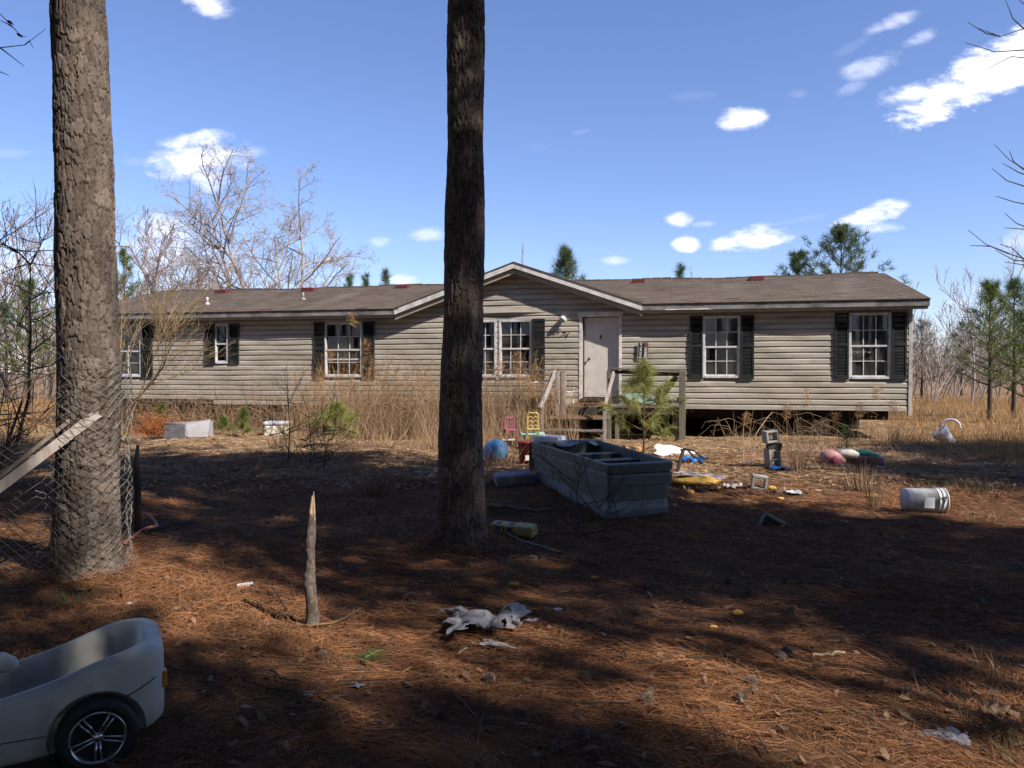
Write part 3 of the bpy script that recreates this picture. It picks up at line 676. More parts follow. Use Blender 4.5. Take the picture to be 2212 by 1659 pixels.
# bare twigs reaching in from the right edge
t = thing('bare_tree', 'leafless tree whose thin twigs reach in from the right edge', 'tree', (8.7, 9.5, 0))
v, f = tubes([(np.array([[0, 0, -.1], [.1, 0, 3], [-.1, 0, 6], [0, 0, 9]]), np.array([.11, .09, .06, .02]))], 10); mk('trunk', v, f, M_twig, t, True)
tw = []
def pxline(pts, Y, r0, r1):
    P_ = np.array([A(a, b, Y+(.0 if len(c_) == 0 else c_[0])) for a, b, *c_ in pts])-np.array([8.7, 9.5, 0]); tw.append((P_, np.linspace(r0, r1, len(P_))))
for L_ in ([(2560, 250), (2330, 150), (2212, 62), (2160, 78), (2110, 60)], [(2212, 62), (2188, 40), (2172, 0)], [(2330, 150), (2212, 108), (2150, 112), (2085, 92)], [(2160, 78), (2130, 72), (2090, 48)],
           [(2260, 70), (2225, 20), (2190, -10)], [(2560, 500), (2330, 430), (2225, 372), (2180, 345), (2148, 312)], [(2250, 390), (2200, 372), (2165, 352)], [(2290, 430), (2212, 402), (2175, 390), (2143, 364)],
           [(2212, 366), (2190, 350), (2180, 325)], [(2560, 640), (2330, 590), (2230, 565), (2180, 548), (2130, 528), (2092, 497)], [(2180, 548), (2140, 532), (2095, 530)], [(2230, 565), (2190, 562), (2150, 540)],
           [(2280, 575), (2212, 560), (2185, 535), (2160, 528)], [(2330, 480), (2240, 446), (2190, 436), (2152, 424)], [(2300, 520), (2225, 494), (2195, 482), (2170, 460)], [(2260, 505), (2212, 495), (2170, 492)],
           [(2300, 610), (2212, 572), (2170, 566)], [(2330, 140), (2240, 128), (2185, 122), (2130, 150)]):
    pxline(L_, 9.2, .011, .0035)
tw.append((np.array([[0, 0, 5.5], A(2560, 250, 9.2)-np.array([8.7, 9.5, 0])]), np.array([.03, .012])))
tw.append((np.array([[0, 0, 4.0], A(2560, 500, 9.2)-np.array([8.7, 9.5, 0])]), np.array([.03, .012])))
tw.append((np.array([[0, 0, 3.2], A(2560, 640, 9.2)-np.array([8.7, 9.5, 0])]), np.array([.03, .012])))
v, f = tubes(tw, 4); mk('branch', v, f, mat('greyish_twig', (.10,.085,.08), .8), t)['kind'] = 'stuff'  # one even greyish brown for these twigs
# twig with buds at the top left corner
t = thing('bare_tree', 'leafless tree whose budded twigs show at the top left corner', 'tree', (-7.2, 6.6, 0))
v, f = tubes([(np.array([[0, 0, -.1], [.05, 0, 3], [0, 0, 6.5]]), np.array([.08, .06, .03]))], 8); mk('trunk', v, f, M_twig, t, True)
tw = []
O_ = np.array([-7.2, 6.6, 0])
for L_ in ([(-260, 120), (-60, 60), (0, 30), (30, 58), (48, 75), (63, 80)], [(30, 58), (15, 50), (0, 44)], [(-60, 110), (0, 103), (60, 97), (110, 62)], [(0, 103), (25, 120), (58, 143)], [(-40, 150), (0, 155), (22, 163)], [(60, 97), (70, 88), (80, 104)]):
    P_ = np.array([A(a*.9, b, 6.4) for a, b in L_])-O_; tw.append((P_, np.linspace(.006, .002, len(P_))))
tw.append((np.array([[0, 0, 4], A(-260*.9, 120, 6.4)-O_]), np.array([.02, .008]))); tw.append((np.array([[0, 0, 3.8], A(-60*.9, 110, 6.4)-O_]), np.array([.015, .006])))
v, f = tubes(tw, 4); mk('branch', v, f, M_twig, t)['kind'] = 'stuff'
mb = MB()
for (a, b) in ((22, 48), (42, 76)):
    c = Vector(A(a, b, 6.39))-Vector(O_); M = Matrix.Translation(c) @ Matrix.Rotation(R(125), 4, 'Y'); mb.lathe([(.002, -.03), (.009, -.015), (.011, 0), (.006, .02), (.001, .04)], 6, M)
mb.build('bud', mat('reddish_bud', (.16,.03,.03), .6), t, True)

# ------------------------------------------------------------------ tall dead grass and brambles
def stems(n, xr, yr, hr, w, lean=.35, droop=.25, seg=4, dens=None, rng=rs):
    x = xr[0]+(xr[1]-xr[0])*rng.rand(n); y = yr[0]+(yr[1]-yr[0])*rng.rand(n)
    if dens is not None: k = rng.rand(n) < dens(x, y); x, y = x[k], y[k]
    n = len(x); h = hr[0]+(hr[1]-hr[0])*rng.rand(n)**1.6
    h *= .6+.8*vnoise(x*.9, y*.9, 0, 5)
    D = np.stack([rng.normal(size=n)*lean, rng.normal(size=n)*lean, np.ones(n)], 1)
    return blades(np.stack([x, y, gh(x, y)], 1), D, h, w, droop=droop*rng.rand(n), seg=seg, rng=rng)
def wallY(x): return 23.07-.2223*(x+13)
def before_house(gap, back=.15):
    return lambda x, y: ((y < wallY(x)-back) & (y > wallY(x)-gap)).astype(float)
def tangle(n, xr, zr, gap, r, rng, hmax=1.2, back=.15):
    """arching bramble canes in front of the wall"""
    ls = []
    for i in range(n):
        x = xr[0]+(xr[1]-xr[0])*rng.rand(); y = wallY(x)-back-gap*rng.rand()**1.3; h = hmax*(.35+.65*rng.rand()); w = rng.normal()*.8; wy = -abs(rng.normal())*.35
        t = np.linspace(0, 1, 7); P_ = np.stack([x+w*t+rng.normal(size=7)*.04, np.minimum(y+wy*t, wallY(x+w*t)-.06)+rng.normal(size=7)*.03*0, gh(x, y)+h*4*t*(1-t*(.62+.38*rng.rand()))*.9+rng.normal(size=7)*.03], 1)
        P_[:, 2] = np.maximum(P_[:, 2], .02); ls.append((P_, np.linspace(r, r*.4, 7)))
    return tubes(ls, 3)
rg = np.random.RandomState(99)
parts_ = [stems(5200, (-12.6, -4.4), (16, 23), (.12, .65), .007, .55, .5, dens=lambda x, y: before_house(3.2, .5)(x, y)*np.clip((vnoise(x*1.5, y*1.5, 0, 22)-.3)*3, 0, 1), rng=rg),
          stems(8500, (-5.2, .9), (14, 21), (.2, 1.35), .0072, .32, .45, dens=lambda x, y: before_house(5.2)(x, y)*np.clip((vnoise(x*1.7, y*1.7, 0, 21)-.35)*4, 0, 1), rng=rg),
          stems(6500, (-5.6, 1.3), (15, 20.9), (1.1, 2.9), .0055, .2, .32, dens=lambda x, y: before_house(2.8)(x, y)*np.clip((vnoise(x*1.3, y*1.3, 0, 23)-.3)*3, .08, 1), rng=rg),
          stems(1700, (-.9, 1.5), (15.5, 20.6), (.5, 2.0), .007, .22, .3, dens=before_house(3.4), rng=rg),
          stems(350, (-.75, .0), (12.9, 13.9), (.2, .6), .006, .5, .4, rng=rg),
          stems(1500, (-12, -4), (15, 21.6), (.6, 2.2), .0048, .3, .35, dens=before_house(2.6), rng=rg)]
v, f = cat(parts_); tag(mk('tall_dead_grass', v, f, M_tan), 'tall dead grass and weeds standing against the left half of the house', 'dead grass', kind='stuff')
v, f = cat([tangle(520, (-12.8, -4), 0, 1.5, .006, rg, .7), tangle(260, (-12.8, -4), 0, .8, .0042, rg, 1.35), stems(5200, (-8.5, -.5), (12.2, 16.5), (.06, .34), .006, .6, .4, rng=rg, dens=lambda x, y: np.clip((vnoise(x*1.1, y*1.1, 0, 31)-.4)*4, 0, 1)), stems(1500, (4.5, 10), (10.5, 15), (.05, .22), .006, .6, .4, rng=rg, dens=lambda x, y: np.clip((vnoise(x*1.1, y*1.1, 0, 33)-.45)*4, 0, 1)), tangle(1100, (-5, .9), 0, 2.4, .006, rg, .95), tangle(420, (-4.8, 1.3), 0, 1.4, .005, rg, 1.7)])
tag(mk('bramble_tangle', v, f, M_bram), 'tangled brown brambles along the foot of the left wall', 'brambles', kind='stuff')
parts_ = [stems(2300, (4.9, 11), (13.5, 19.5), (.06, .32), .007, .55, .5, dens=before_house(4.3, .9), rng=rg),
          stems(2600, (4.8, 11), (14.5, 18.6), (.12, .55), .006, .45, .45, dens=lambda x, y: before_house(3.4, .8)(x, y)*np.clip((vnoise(x*1.6, y*1.6, 0, 41)-.42)*5, 0, 1), rng=rg),
          stems(1500, (8.6, 14), (12.8, 18), (.15, .6), .007, .4, .45, dens=lambda x, y: np.clip((vnoise(x*1.3, y*1.3, 0, 43)-.4)*5, 0, 1), rng=rg),
          stems(320, (5.0, 9.6), (16, 19.5), (.4, 1.2), .006, .22, .25, dens=before_house(1.5, .3), rng=rg)]
v, f = cat(parts_); tag(mk('tall_dead_grass', v, f, M_tan), 'sparse dead weeds in front of the open crawl space at right', 'dead grass', kind='stuff')
v, f = tangle(48, (4.8, 9.8), 0, 1.0, .006, rg, .55, .4); tag(mk('bramble_tangle', v, f, M_tan), 'pale arching dead canes before the dark crawl space at right', 'brambles', kind='stuff')
# feathery plumes on some stems
pl_ = []
for k in range(150):
    x0 = rg.uniform(-5.6, -.9) if k % 4 else rg.uniform(.1, 1.3); y0 = wallY(x0)-rg.uniform(.5, 2.4); H_ = rg.uniform(1.15, 2.15); lx, ly = rg.normal()*.22, rg.normal()*.15-.05
    t_ = np.linspace(0, 1, 7); P_ = np.stack([x0+lx*H_*t_**1.8, y0+ly*H_*t_**1.8, H_*(t_-.10*abs(lx)*4*t_**3)], 1)
    pl_.append(tubes([(P_, np.linspace(.0048, .0022, 7))], 3)); n = 46; s_ = .72+.30*rg.rand(n); B = np.stack([np.interp(s_, t_, P_[:, q_i]) for q_i in range(3)], 1)+rg.normal(size=(n, 3))*.012
    pl_.append(blades(B, np.stack([lx*1.5+rg.normal(size=n)*.45, ly+rg.normal(size=n)*.4, .8+rg.normal(size=n)*.4], 1), .13, .006, droop=.7, seg=2, rng=rg))
for (xd, yd, Y, hgt) in ((1700, 890, 17.2, .3), (1857, 885, 17, .35), (1805, 905, 17.1, .25), (1612, 905, 17.3, .25), (1742, 860, 17.2, .4), (1895, 850, 17, .3), (1930, 880, 17, .25),
                         (790, 760, 18.6, .6), (810, 800, 18.6, .5), (960, 745, 18.7, .35), (690, 820, 19, .5), (905, 830, 18, .5), (860, 860, 18, .5), (760, 690, 18.8, .3), (712, 770, 19, .3), (1080, 800, 18.4, .6), (1120, 780, 18.2, .4)):
    c = np.array(A(xd, yd, Y)); n = 170
    P_ = c+np.stack([rg.normal(size=n)*.05, rg.normal(size=n)*.05, -hgt/2+hgt*rg.rand(n)], 1); D = np.stack([rg.normal(size=n)*.6+.2, rg.normal(size=n)*.4, .6+rg.normal(size=n)*.5], 1)
    pl_.append(blades(P_, D, .12, .007, droop=.4, seg=2, rng=rg))
    pl_.append(blades(np.tile([c[0], c[1], 0.], (2, 1))+rg.normal(size=(2, 3))*[.05, .05, 0], np.tile([0, 0, 1.], (2, 1)), c[2], .008, rng=rg))
v, f = cat(pl_); tag(mk('grass_plumes', v, f, M_tan2), 'feathery dead grass plumes rising before the siding', 'dead grass', kind='stuff')
# fields
v, f = cat([stems(26000, (9.6, 34), (14.5, 42), (.25, .8), .012, .28, .5, rng=rg, dens=lambda x, y: (x > 10.2+(y-18)*.22).astype(float)*np.clip(.3+(y-14.5)*.2, 0, 1)),
            stems(6000, (8.6, 14), (12.5, 19), (.08, .42), .009, .5, .5, rng=rg)])
tag(mk('field_grass', v, f, M_tan2), 'golden broom sedge filling the field right of the house', 'dead grass', kind='stuff')
v, f = stems(20000, (-32, -7.6), (13, 42), (.2, .7), .012, .3, .5, rng=rg, dens=lambda x, y: (x < -9.5-(y-14)*.1).astype(float)*np.clip(.35+(y-14)*.1, 0, 1))
tag(mk('field_grass', v, f, M_tan2), 'pale dead grass in the field at the far left', 'dead grass', kind='stuff')
# free standing dry tufts
def tuft(label, xd, yd, h, n, sp=.06, m=M_tan, lean=.12, seed=1, name='grass_tuft', w=.007, category='grass tuft', droop=.3):
    r_ = np.random.RandomState(seed); c = GP(xd, yd); P_ = np.stack([r_.normal(size=n)*sp, r_.normal(size=n)*sp, np.zeros(n)], 1)
    D = np.stack([P_[:, 0]*2+r_.normal(size=n)*lean, P_[:, 1]*2+r_.normal(size=n)*lean, np.ones(n)], 1)
    v, f = blades(P_, D, h*(.4+.6*r_.rand(n)), w, droop=droop*r_.rand(n), seg=3, rng=r_); o = mk(name, v, f, m); o.location = c
    return tag(o, label, category, kind='stuff' if name == 'grass_tuft' and lean >= .3 else None)
tuft('tall narrow sunlit dead grass tuft left of the white bucket', 1886, 1100, .62, 70, .035, seed=1)
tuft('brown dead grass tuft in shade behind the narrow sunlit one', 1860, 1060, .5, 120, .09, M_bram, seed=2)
tuft('dead grass tuft beside the cinder block stack', 1722, 1020, .75, 110, .06, seed=3)
tuft('thin dead grass growing in front of the pink toy car', 1835, 1018, .32, 60, .22, M_tan, .25, seed=15)
tuft('brown weeds overgrowing the teal tub of the pink toy car', 1890, 1014, .36, 70, .16, M_bram, .25, seed=16)
tuft('dead weeds growing up in front of the blue ball', 1078, 1004, .42, 26, .16, M_bram, .3, seed=17)
tuft('thin dead stalks between the red bin and the blue ball', 1108, 1004, .8, 60, .14, M_tan, .25, seed=18)
tuft('dead grass behind the torn foam cushion', 1530, 1022, .3, 50, .25, M_tan, .4, seed=19)
tuft('dead grass behind the tipped white chair', 2060, 948, .6, 90, .3, M_tan2, .3, seed=20)
tuft('dead grass tuft behind the pink toy car', 1935, 960, .8, 100, .1, seed=4)
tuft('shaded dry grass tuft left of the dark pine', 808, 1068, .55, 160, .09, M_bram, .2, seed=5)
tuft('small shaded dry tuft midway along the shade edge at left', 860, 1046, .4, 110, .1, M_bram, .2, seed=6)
tuft('two pale dead stalks standing in front of the boat', 1232, 1150, .26, 6, .02, seed=7, lean=.25)
tuft('short dry tuft near the yellow box on the straw', 1263, 1215, .16, 60, .05, M_bram, .4, seed=8)
tuft('short dry grass tuft at the right edge of the foreground', 2155, 1460, .2, 24, .05, seed=9, lean=.3)
tuft('low green weed clump in the bottom right corner', 2170, 1610, .14, 160, .16, mat('dull_weed_green', (.05,.07,.02), .7, island=.3), .6, seed=10, category='weed')
tuft('low green weed sprig in shade at the right', 2100, 1060, .25, 120, .22, MATS['dull_weed_green'], .5, seed=11, category='weed')
tuft('small green grass patch at the left on the straw', 160, 1292, .1, 90, .12, MATS['dull_weed_green'], .6, seed=12, category='weed')
tuft('low green weed near the shade edge in front of the toy car', 2010, 1050, .2, 110, .2, MATS['dull_weed_green'], .5, seed=13, category='weed')
tuft('thin tan grass tuft on the sunlit strip right of the bucket', 2130, 1130, .2, 60, .12, M_tan, .5, seed=14)
# ------------------------------------------------------------------ the house
OX, OY = -13.0, 23.07; HROT = -math.atan2(.217, .976); HC, HS = math.cos(HROT), math.sin(HROT)
def hw(xd, yd, yl=0.0):                 # a point seen on the plane at depth yl of the house
    d = ray(xd, yd); n = np.array([-HS, HC]); t = (yl+OX*n[0]+OY*n[1])/(d[0]*n[0]+d[1]*n[1])
    qx, qy = d[0]*t-OX, d[1]*t-OY
    return qx*HC+qy*HS, EYE+d[2]*t
def hworld(s, y, z=0): return (OX+s*HC-y*HS, OY+s*HS+y*HC, z)
house = thing('mobile_home', 'long single storey mobile home with tan siding, black shutters and a centre gable', 'house', (OX, OY, 0), (0, 0, HROT))
HL = hw(1966, 800)[0]; ZB, ZT, CH = .68, 3.13, .14
def sx(xd, yl=0): return hw(xd, 760, yl)[0]
W = []   # windows: s0, s1, z0, z1, columns, kind
W1 = (sx(222), sx(306), 1.46, 2.94); W2 = (sx(465), sx(494), 1.84, 2.94); W3 = (sx(702), sx(783), 1.46, 2.94)
W4a = (sx(1004), sx(1072), 1.46, 2.94); W4b = (sx(1079), sx(1149), 1.46, 2.94); W5 = (sx(1519), sx(1598), 1.46, 2.96); W6 = (sx(1834), sx(1924), 1.44, 2.98)
DR = (sx(1257), sx(1338), .90, 3.0)
OPEN = [W1, W2, W3, W4a, W4b, W5, W6, DR]
GC, GHW, GPK = 13.43, 3.25, 4.42        # centre, half width and peak of the gable
ET = 3.28                               # top of the eave
rh = random.Random(4)
# wall sheet behind the siding, with the openings cut
def sheet(mb, openings, z0, z1, y0, y1):
    xs = sorted(set([0.0, HL]+[v for o in openings for v in o[:2]]))
    for a, b in zip(xs[:-1], xs[1:]):
        zz = [z0, z1]; hit = [o for o in openings if o[0] < (a+b)/2 < o[1]]
        if hit: o = hit[0]; segs = [(z0, max(z0, o[2])), (o[3], z1)]
        else: segs = [(z0, z1)]
        for c, d in segs:
            if d-c > .01: mb.box(a, b, y0, y1, c, d)
mb = MB(); sheet(mb, OPEN, ZB+.02, 3.2, .012, .11); mb.build('wall', M_siding_in, house)
mb = MB(); mb.add([(GC-GHW, .012, 3.2), (GC+GHW, .012, 3.2), (GC, .012, GPK-.12), (GC-GHW, .11, 3.2), (GC+GHW, .11, 3.2), (GC, .11, GPK-.12)], [[0,1,2],[5,4,3],[0,3,4,1],[1,4,5,2],[2,5,3,0]])
mb.build('gable_wall', M_siding_in, house)
mb = MB(); mb.box(0, .1, .11, 7.8, ZB, 3.2); mb.box(HL-.1, HL, .11, 7.8, ZB, 3.2); mb.box(.1, HL-.1, 7.7, 7.8, .0, 3.2); mb.box(0.02, .1, .5, 7.7, 0, ZB);  # walls carried to the ground, added to block light under the floor
for xx in (0.0, HL-.1): mb.add([(xx, .11, 3.2), (xx, 7.8, 3.2), (xx, 3.95, 4.25), (xx+.1, .11, 3.2), (xx+.1, 7.8, 3.2), (xx+.1, 3.95, 4.25)], [[0,1,2],[5,4,3],[0,3,4,1],[1,4,5,2],[2,5,3,0]])
mb.build('end_wall', M_siding, house)
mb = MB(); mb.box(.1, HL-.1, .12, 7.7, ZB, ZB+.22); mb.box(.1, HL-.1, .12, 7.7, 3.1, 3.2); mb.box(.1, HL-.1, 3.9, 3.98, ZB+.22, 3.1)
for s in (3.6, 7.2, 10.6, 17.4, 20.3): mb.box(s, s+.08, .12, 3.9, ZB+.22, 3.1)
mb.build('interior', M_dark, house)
# siding courses
def warp(s, z): return .006*math.sin(s*1.7+z*3)+.004*math.sin(s*4.1+z*7)+.004*math.sin(s*.8+z)
def course(s0b, s1b, s0t, s1t, zb, nm='siding_panel', zt=None):
    zt = zt or zb+CH
    n = max(1, int((s1b-s0b)/.35)); vv, ff = [], []
    for i in range(n+1):
        t = i/n; sb = s0b+(s1b-s0b)*t; st = s0t+(s1t-s0t)*t; w = warp(sb, zb)+.004
        dz = .003*math.sin(sb*2.2+zb*9)
        vv += [(st, -.000-w, zt+dz), (st*.8+sb*.2, -.016-w, zb+.82*(zt-zb)+dz), (st*.62+sb*.38, -.032-w, zb+.60*(zt-zb)+dz), (sb, -.035-w, zb+dz), (sb, .008, zb+.002+dz)]
    for i in range(n):
        for k in range(4): a = i*5+k; ff.append([a, a+1, a+6, a+5])
    return mk(nm, vv, ff, M_siding, house)
k = 0
while True:
    zb = ZB+CH*k; zt = zb+CH
    if zb > GPK-.24: break
    if zb < 3.12:
        ivs = [(0.02, HL-.02)]
        if zb > 2.95:
            pass
        for o in OPEN:
            if o[2] < zt-.03 and o[3] > zb+.03:
                nv = []
                for a, b in ivs:
                    if o[0] > a and o[1] < b: nv += [(a, o[0]), (o[1], b)]
                    else: nv.append((a, b))
                ivs = nv
        if k < 1: ivs = [(4.6, 15.1), (17.72, HL-.02)]
        if k == 1: ivs = [(0.02, 15.1), (17.72, HL-.02)]
        for a, b in ivs:
            cuts = [a]; off = (k*2.3+a) % 3.66
            p = a+1.2+off*.6
            while p < b-.8: cuts.append(p); p += 3.66
            cuts.append(b)
            for c, d in zip(cuts[:-1], cuts[1:]):
                course(c, d-.004, c, d-.004, zb, zt=zt)
    else:
        f = lambda z: max(0.02, (GPK-.1-z)/(GPK-3.2)*GHW)
        ab, at_ = f(zb), f(zt)
        if k % 3 == 0 and ab > 1: m_ = GC+.4; course(GC-ab, m_, GC-at_, m_, zb); course(m_+.004, GC+ab, m_+.004, GC+at_, zb)
        else: course(GC-ab, GC+ab, GC-at_, GC+at_, zb)
    k += 1
# a buckled course over the double window
mk('loose_siding_panel', [(sx(1046), -.05, 3.26), (sx(1110), -.075, 3.27), (sx(1190), -.03, 3.24), (sx(1190), -.035, 3.13), (sx(1110), -.105, 3.14), (sx(1046), -.07, 3.13)], [[0, 5, 4, 1], [1, 4, 3, 2]], M_siding, house, True)
# trims
mb = MB(); mb.box(HL-.045, HL+.035, -.05, .03, .56, 3.12); mb.build('corner_trim', M_cornert, house, bevel=.004)
mb = MB(); mb.box(-.03, .06, -.05, .03, .6, 3.12); mb.build('corner_trim', M_cornert, house, bevel=.004)
EO = -.30
def eave_parts(a, b):
    mb = MB(); mb.box(a, b, EO, EO+.03, ET-.165, ET-.012); mb.build('fascia', M_gutter, house, bevel=.003)
    mb = MB(); mb.box(a, b, EO+.032, .02, ET-.175, ET-.155); mb.build('soffit', M_soffit, house)
    mb = MB(); mb.box(a+.02, b-.02, EO+.055, EO+.085, ET-.235, ET-.177); mb.build('frieze_board', M_soffit, house)
eave_parts(-.35, GC-GHW); eave_parts(GC+GHW, HL+.33)
# gable boards
ra = math.atan2(GPK-ET, GHW)
def rake(y0, y1, up0, up1, m, name, sgn, bev=.003):
    f = lambda a, z: (GC+sgn*a, z); vv = []
    for yy in (y0, y1):
        vv += [(GC, yy, GPK+up1), (GC+sgn*GHW, yy, ET+up1), (GC+sgn*GHW, yy, ET+up0), (GC, yy, GPK+up0)]
    F_ = [[0,1,2,3],[7,6,5,4],[0,4,5,1],[1,5,6,2],[2,6,7,3],[3,7,4,0]]
    o = mk(name, vv, F_, m, house)
for sg_ in (-1, 1):
    rake(EO-.012, EO+.02, -.165, -.012, M_trimw, 'rake_board', sg_); rake(EO+.022, .012, -.178, -.15, M_soffit, 'soffit', sg_)
    rake(EO+.05, EO+.08, -.30, -.18, M_soffit, 'frieze_board', sg_)
# roofs
RY, RZ = 3.95, 4.37
def roofz(y): return ET+(RZ-ET)*(y-EO)/(RY-EO)
mb = MB(); a, b = -.36, HL+.34; xs_ = np.array(sorted(list(np.linspace(a, b, 26))+[GC-GHW-.02, GC-GHW+.02, GC+GHW-.02, GC+GHW+.02])); sagf = lambda s: .018*math.sin(s*.9)+.012*math.sin(s*2.3)
vv = []
for s in xs_:
    g = sagf(s); yf = .16 if abs(s-GC) < GHW else EO-.02; zf = roofz(yf)+(.02*(yf < 0))*.25; vv += [(s, yf, zf), (s, RY, RZ+g), (s, 8.2, ET), (s, 8.2, ET-.05), (s, RY, RZ-.09), (s, yf, zf-.02)]
ff = []
for i in range(29):
    for k in range(6): p = i*6+k; q = i*6+(k+1) % 6; ff.append([p, q, q+6, p+6])
ff += [[0, 1, 2, 3, 4, 5][::-1], [29*6+k for k in range(6)]]
roof = mk('roof', vv, ff, M_roof, house)
g2 = MB(); yb = 4.0
for sg_ in (-1, 1):
    e_ = [(GC, EO-.03, GPK), (GC+sg_*(GHW+.04), EO-.03, ET+.0), (GC, yb, GPK)]
    lo_ = [(x, y, z-.02) for x, y, z in e_]; g2.add(e_+lo_, [[0,1,2],[5,4,3],[0,3,4,1],[1,4,5,2],[2,5,3,0]])
g2.build('gable_roof', M_roof, house)
vv, ff = [], []
rows = 30
for r_ in range(rows):
    y0 = EO-.025+(RY-EO)*r_/rows; y1 = y0+(RY-EO)/rows*1.05; s = a-.3+.15*(r_ % 2)
    while s < b:
        s0, s1 = max(s, a), min(s+.30, b)
        if s1-s0 > .05 and not (abs((s0+s1)/2-GC) < GHW-.1 and (y0-EO) < (GHW-abs((s0+s1)/2-GC))*1.35):
            t0 = .012+.004*rh.random(); j = rh.random()*.006; g0 = (y0-EO)/(RY-EO)*sagf(s0); g1_ = (y0-EO)/(RY-EO)*sagf(s1); lift = .02 if rh.random() < .01 else 0
            k = len(vv); vv += [(s0+.004, y0-j, roofz(y0)+t0+g0+lift), (s1-.004, y0-j, roofz(y0)+t0+g1_+lift), (s1-.004, y1, roofz(y1)+.003+g1_), (s0+.004, y1, roofz(y1)+.003+g0), (s0+.004, y0-j, roofz(y0)+g0), (s1-.004, y0-j, roofz(y0)+g1_)]
            ff += [[k, k+1, k+2, k+3], [k+4, k+5, k+1, k]]
        s += .305
sh = mk('shingle', vv, ff, M_roof, roof); sh['kind'] = 'stuff'
# ridge cap strips and lifted pale edges
mb = MB()
s = a
while s < b-.3:
    if abs(s-GC) > .3: mb.box(s, s+.28, RY-.13, RY+.12, RZ-.02+sagf(s), RZ+.012+sagf(s)+rh.random()*.012)
    s += .3
o = mb.build('ridge_cap', M_roof, roof); o['kind'] = 'stuff'
for (x0, x1, yd) in ((1796, 1872, 611), (1760, 1800, 602), (1820, 1860, 618)):
    s0, s1 = hw(x0, yd, 2.9)[0], hw(x1, yd, 2.9)[0]; yy = 3.1+(606-yd)*.04; mb = MB(); mb.box(s0, s1, yy, yy+.05, roofz(yy)+.02, roofz(yy)+.032); mb.build('exposed_felt', mat('pale_felt', (.28,.24,.23), .9), roof)
for (xd, yd, w) in ((481, 633, .40), (668, 629, .42), (870, 624, .42), (1380, 609, .36), (1634, 604, .38)):
    s = hw(xd, yd, 3.3)[0]; mb = MB(); z0 = roofz(3.3); mb.box(s-w/2, s+w/2, 3.15, 3.5, z0-.03, z0+.1); mb.box(s-w/2+.03, s+w/2-.03, 3.19, 3.46, z0-.1, z0-.0299); mb.build('roof_vent', M_vent, roof, bevel=.012)
s, z = hw(444, 659, 1.2); mb = MB(); mb.box(s-.1, s+.06, 1.15, 1.35, roofz(1.2)-.02, roofz(1.2)+.07); mb.build('roof_vent', M_vent, roof, bevel=.01)
for xd, yd, yy in ((655, 655, 1.5), (448, 660, 1.0)):
    s, z = hw(xd, yd, yy); mb = MB(); mb.lathe([(.10, roofz(yy)-.02), (.05, roofz(yy)+.06), (.035, roofz(yy)+.07)], 12, Matrix.Translation((s, yy, 0))); mb.lathe([(.03, roofz(yy)+.05), (.03, roofz(yy)+.22)], 10, Matrix.Translation((s, yy, 0)))
    mb.build('vent_pipe', M_trimw if xd == 448 else mat('pipe_grey', (.3,.29,.3), .5), roof, True)
mb = MB()
for i in range(9): mb.tube([(GC+3.7+rh.random()*1.2, EO-.005, ET-.15), (GC+3.75+rh.random()*1.4, EO-.012, ET-.165)], [.008, .004], 4)
mb.build('peeling_paint', M_trimw, house)['kind'] = 'stuff'

# windows
glass = bpy.data.materials.new('window_glass'); glass.use_nodes = True; nt = glass.node_tree; N = nt.nodes; N.clear()
o_ = N.new('ShaderNodeOutputMaterial'); ms = N.new('ShaderNodeMixShader'); tb = N.new('ShaderNodeBsdfTransparent'); gb = N.new('ShaderNodeBsdfGlossy'); gb.inputs['Roughness'].default_value = .03
tb.inputs[0].default_value = (.75,.78,.76,1); fr = N.new('ShaderNodeFresnel'); fr.inputs[0].default_value = 1.6
nt.links.new(fr.outputs[0], ms.inputs[0]); nt.links.new(tb.outputs[0], ms.inputs[1]); nt.links.new(gb.outputs[0], ms.inputs[2])
df = N.new('ShaderNodeBsdfDiffuse'); df.inputs[0].default_value = (.32,.30,.27,1); ms2 = N.new('ShaderNodeMixShader'); gn = N.new('ShaderNodeTexNoise'); gn.inputs['Scale'].default_value = 2.2; gn.inputs['Detail'].default_value = 6
gr = N.new('ShaderNodeMapRange'); gr.inputs[1].default_value = .42; gr.inputs[2].default_value = .75; gr.inputs[3].default_value = .01; gr.inputs[4].default_value = .22
gc = N.new('ShaderNodeTexCoord'); nt.links.new(gc.outputs['Object'], gn.inputs[0]); nt.links.new(gn.outputs[0], gr.inputs[0]); nt.links.new(gr.outputs[0], ms2.inputs[0])
nt.links.new(ms.outputs[0], ms2.inputs[1]); nt.links.new(df.outputs[0], ms2.inputs[2]); nt.links.new(ms2.outputs[0], o_.inputs[0])
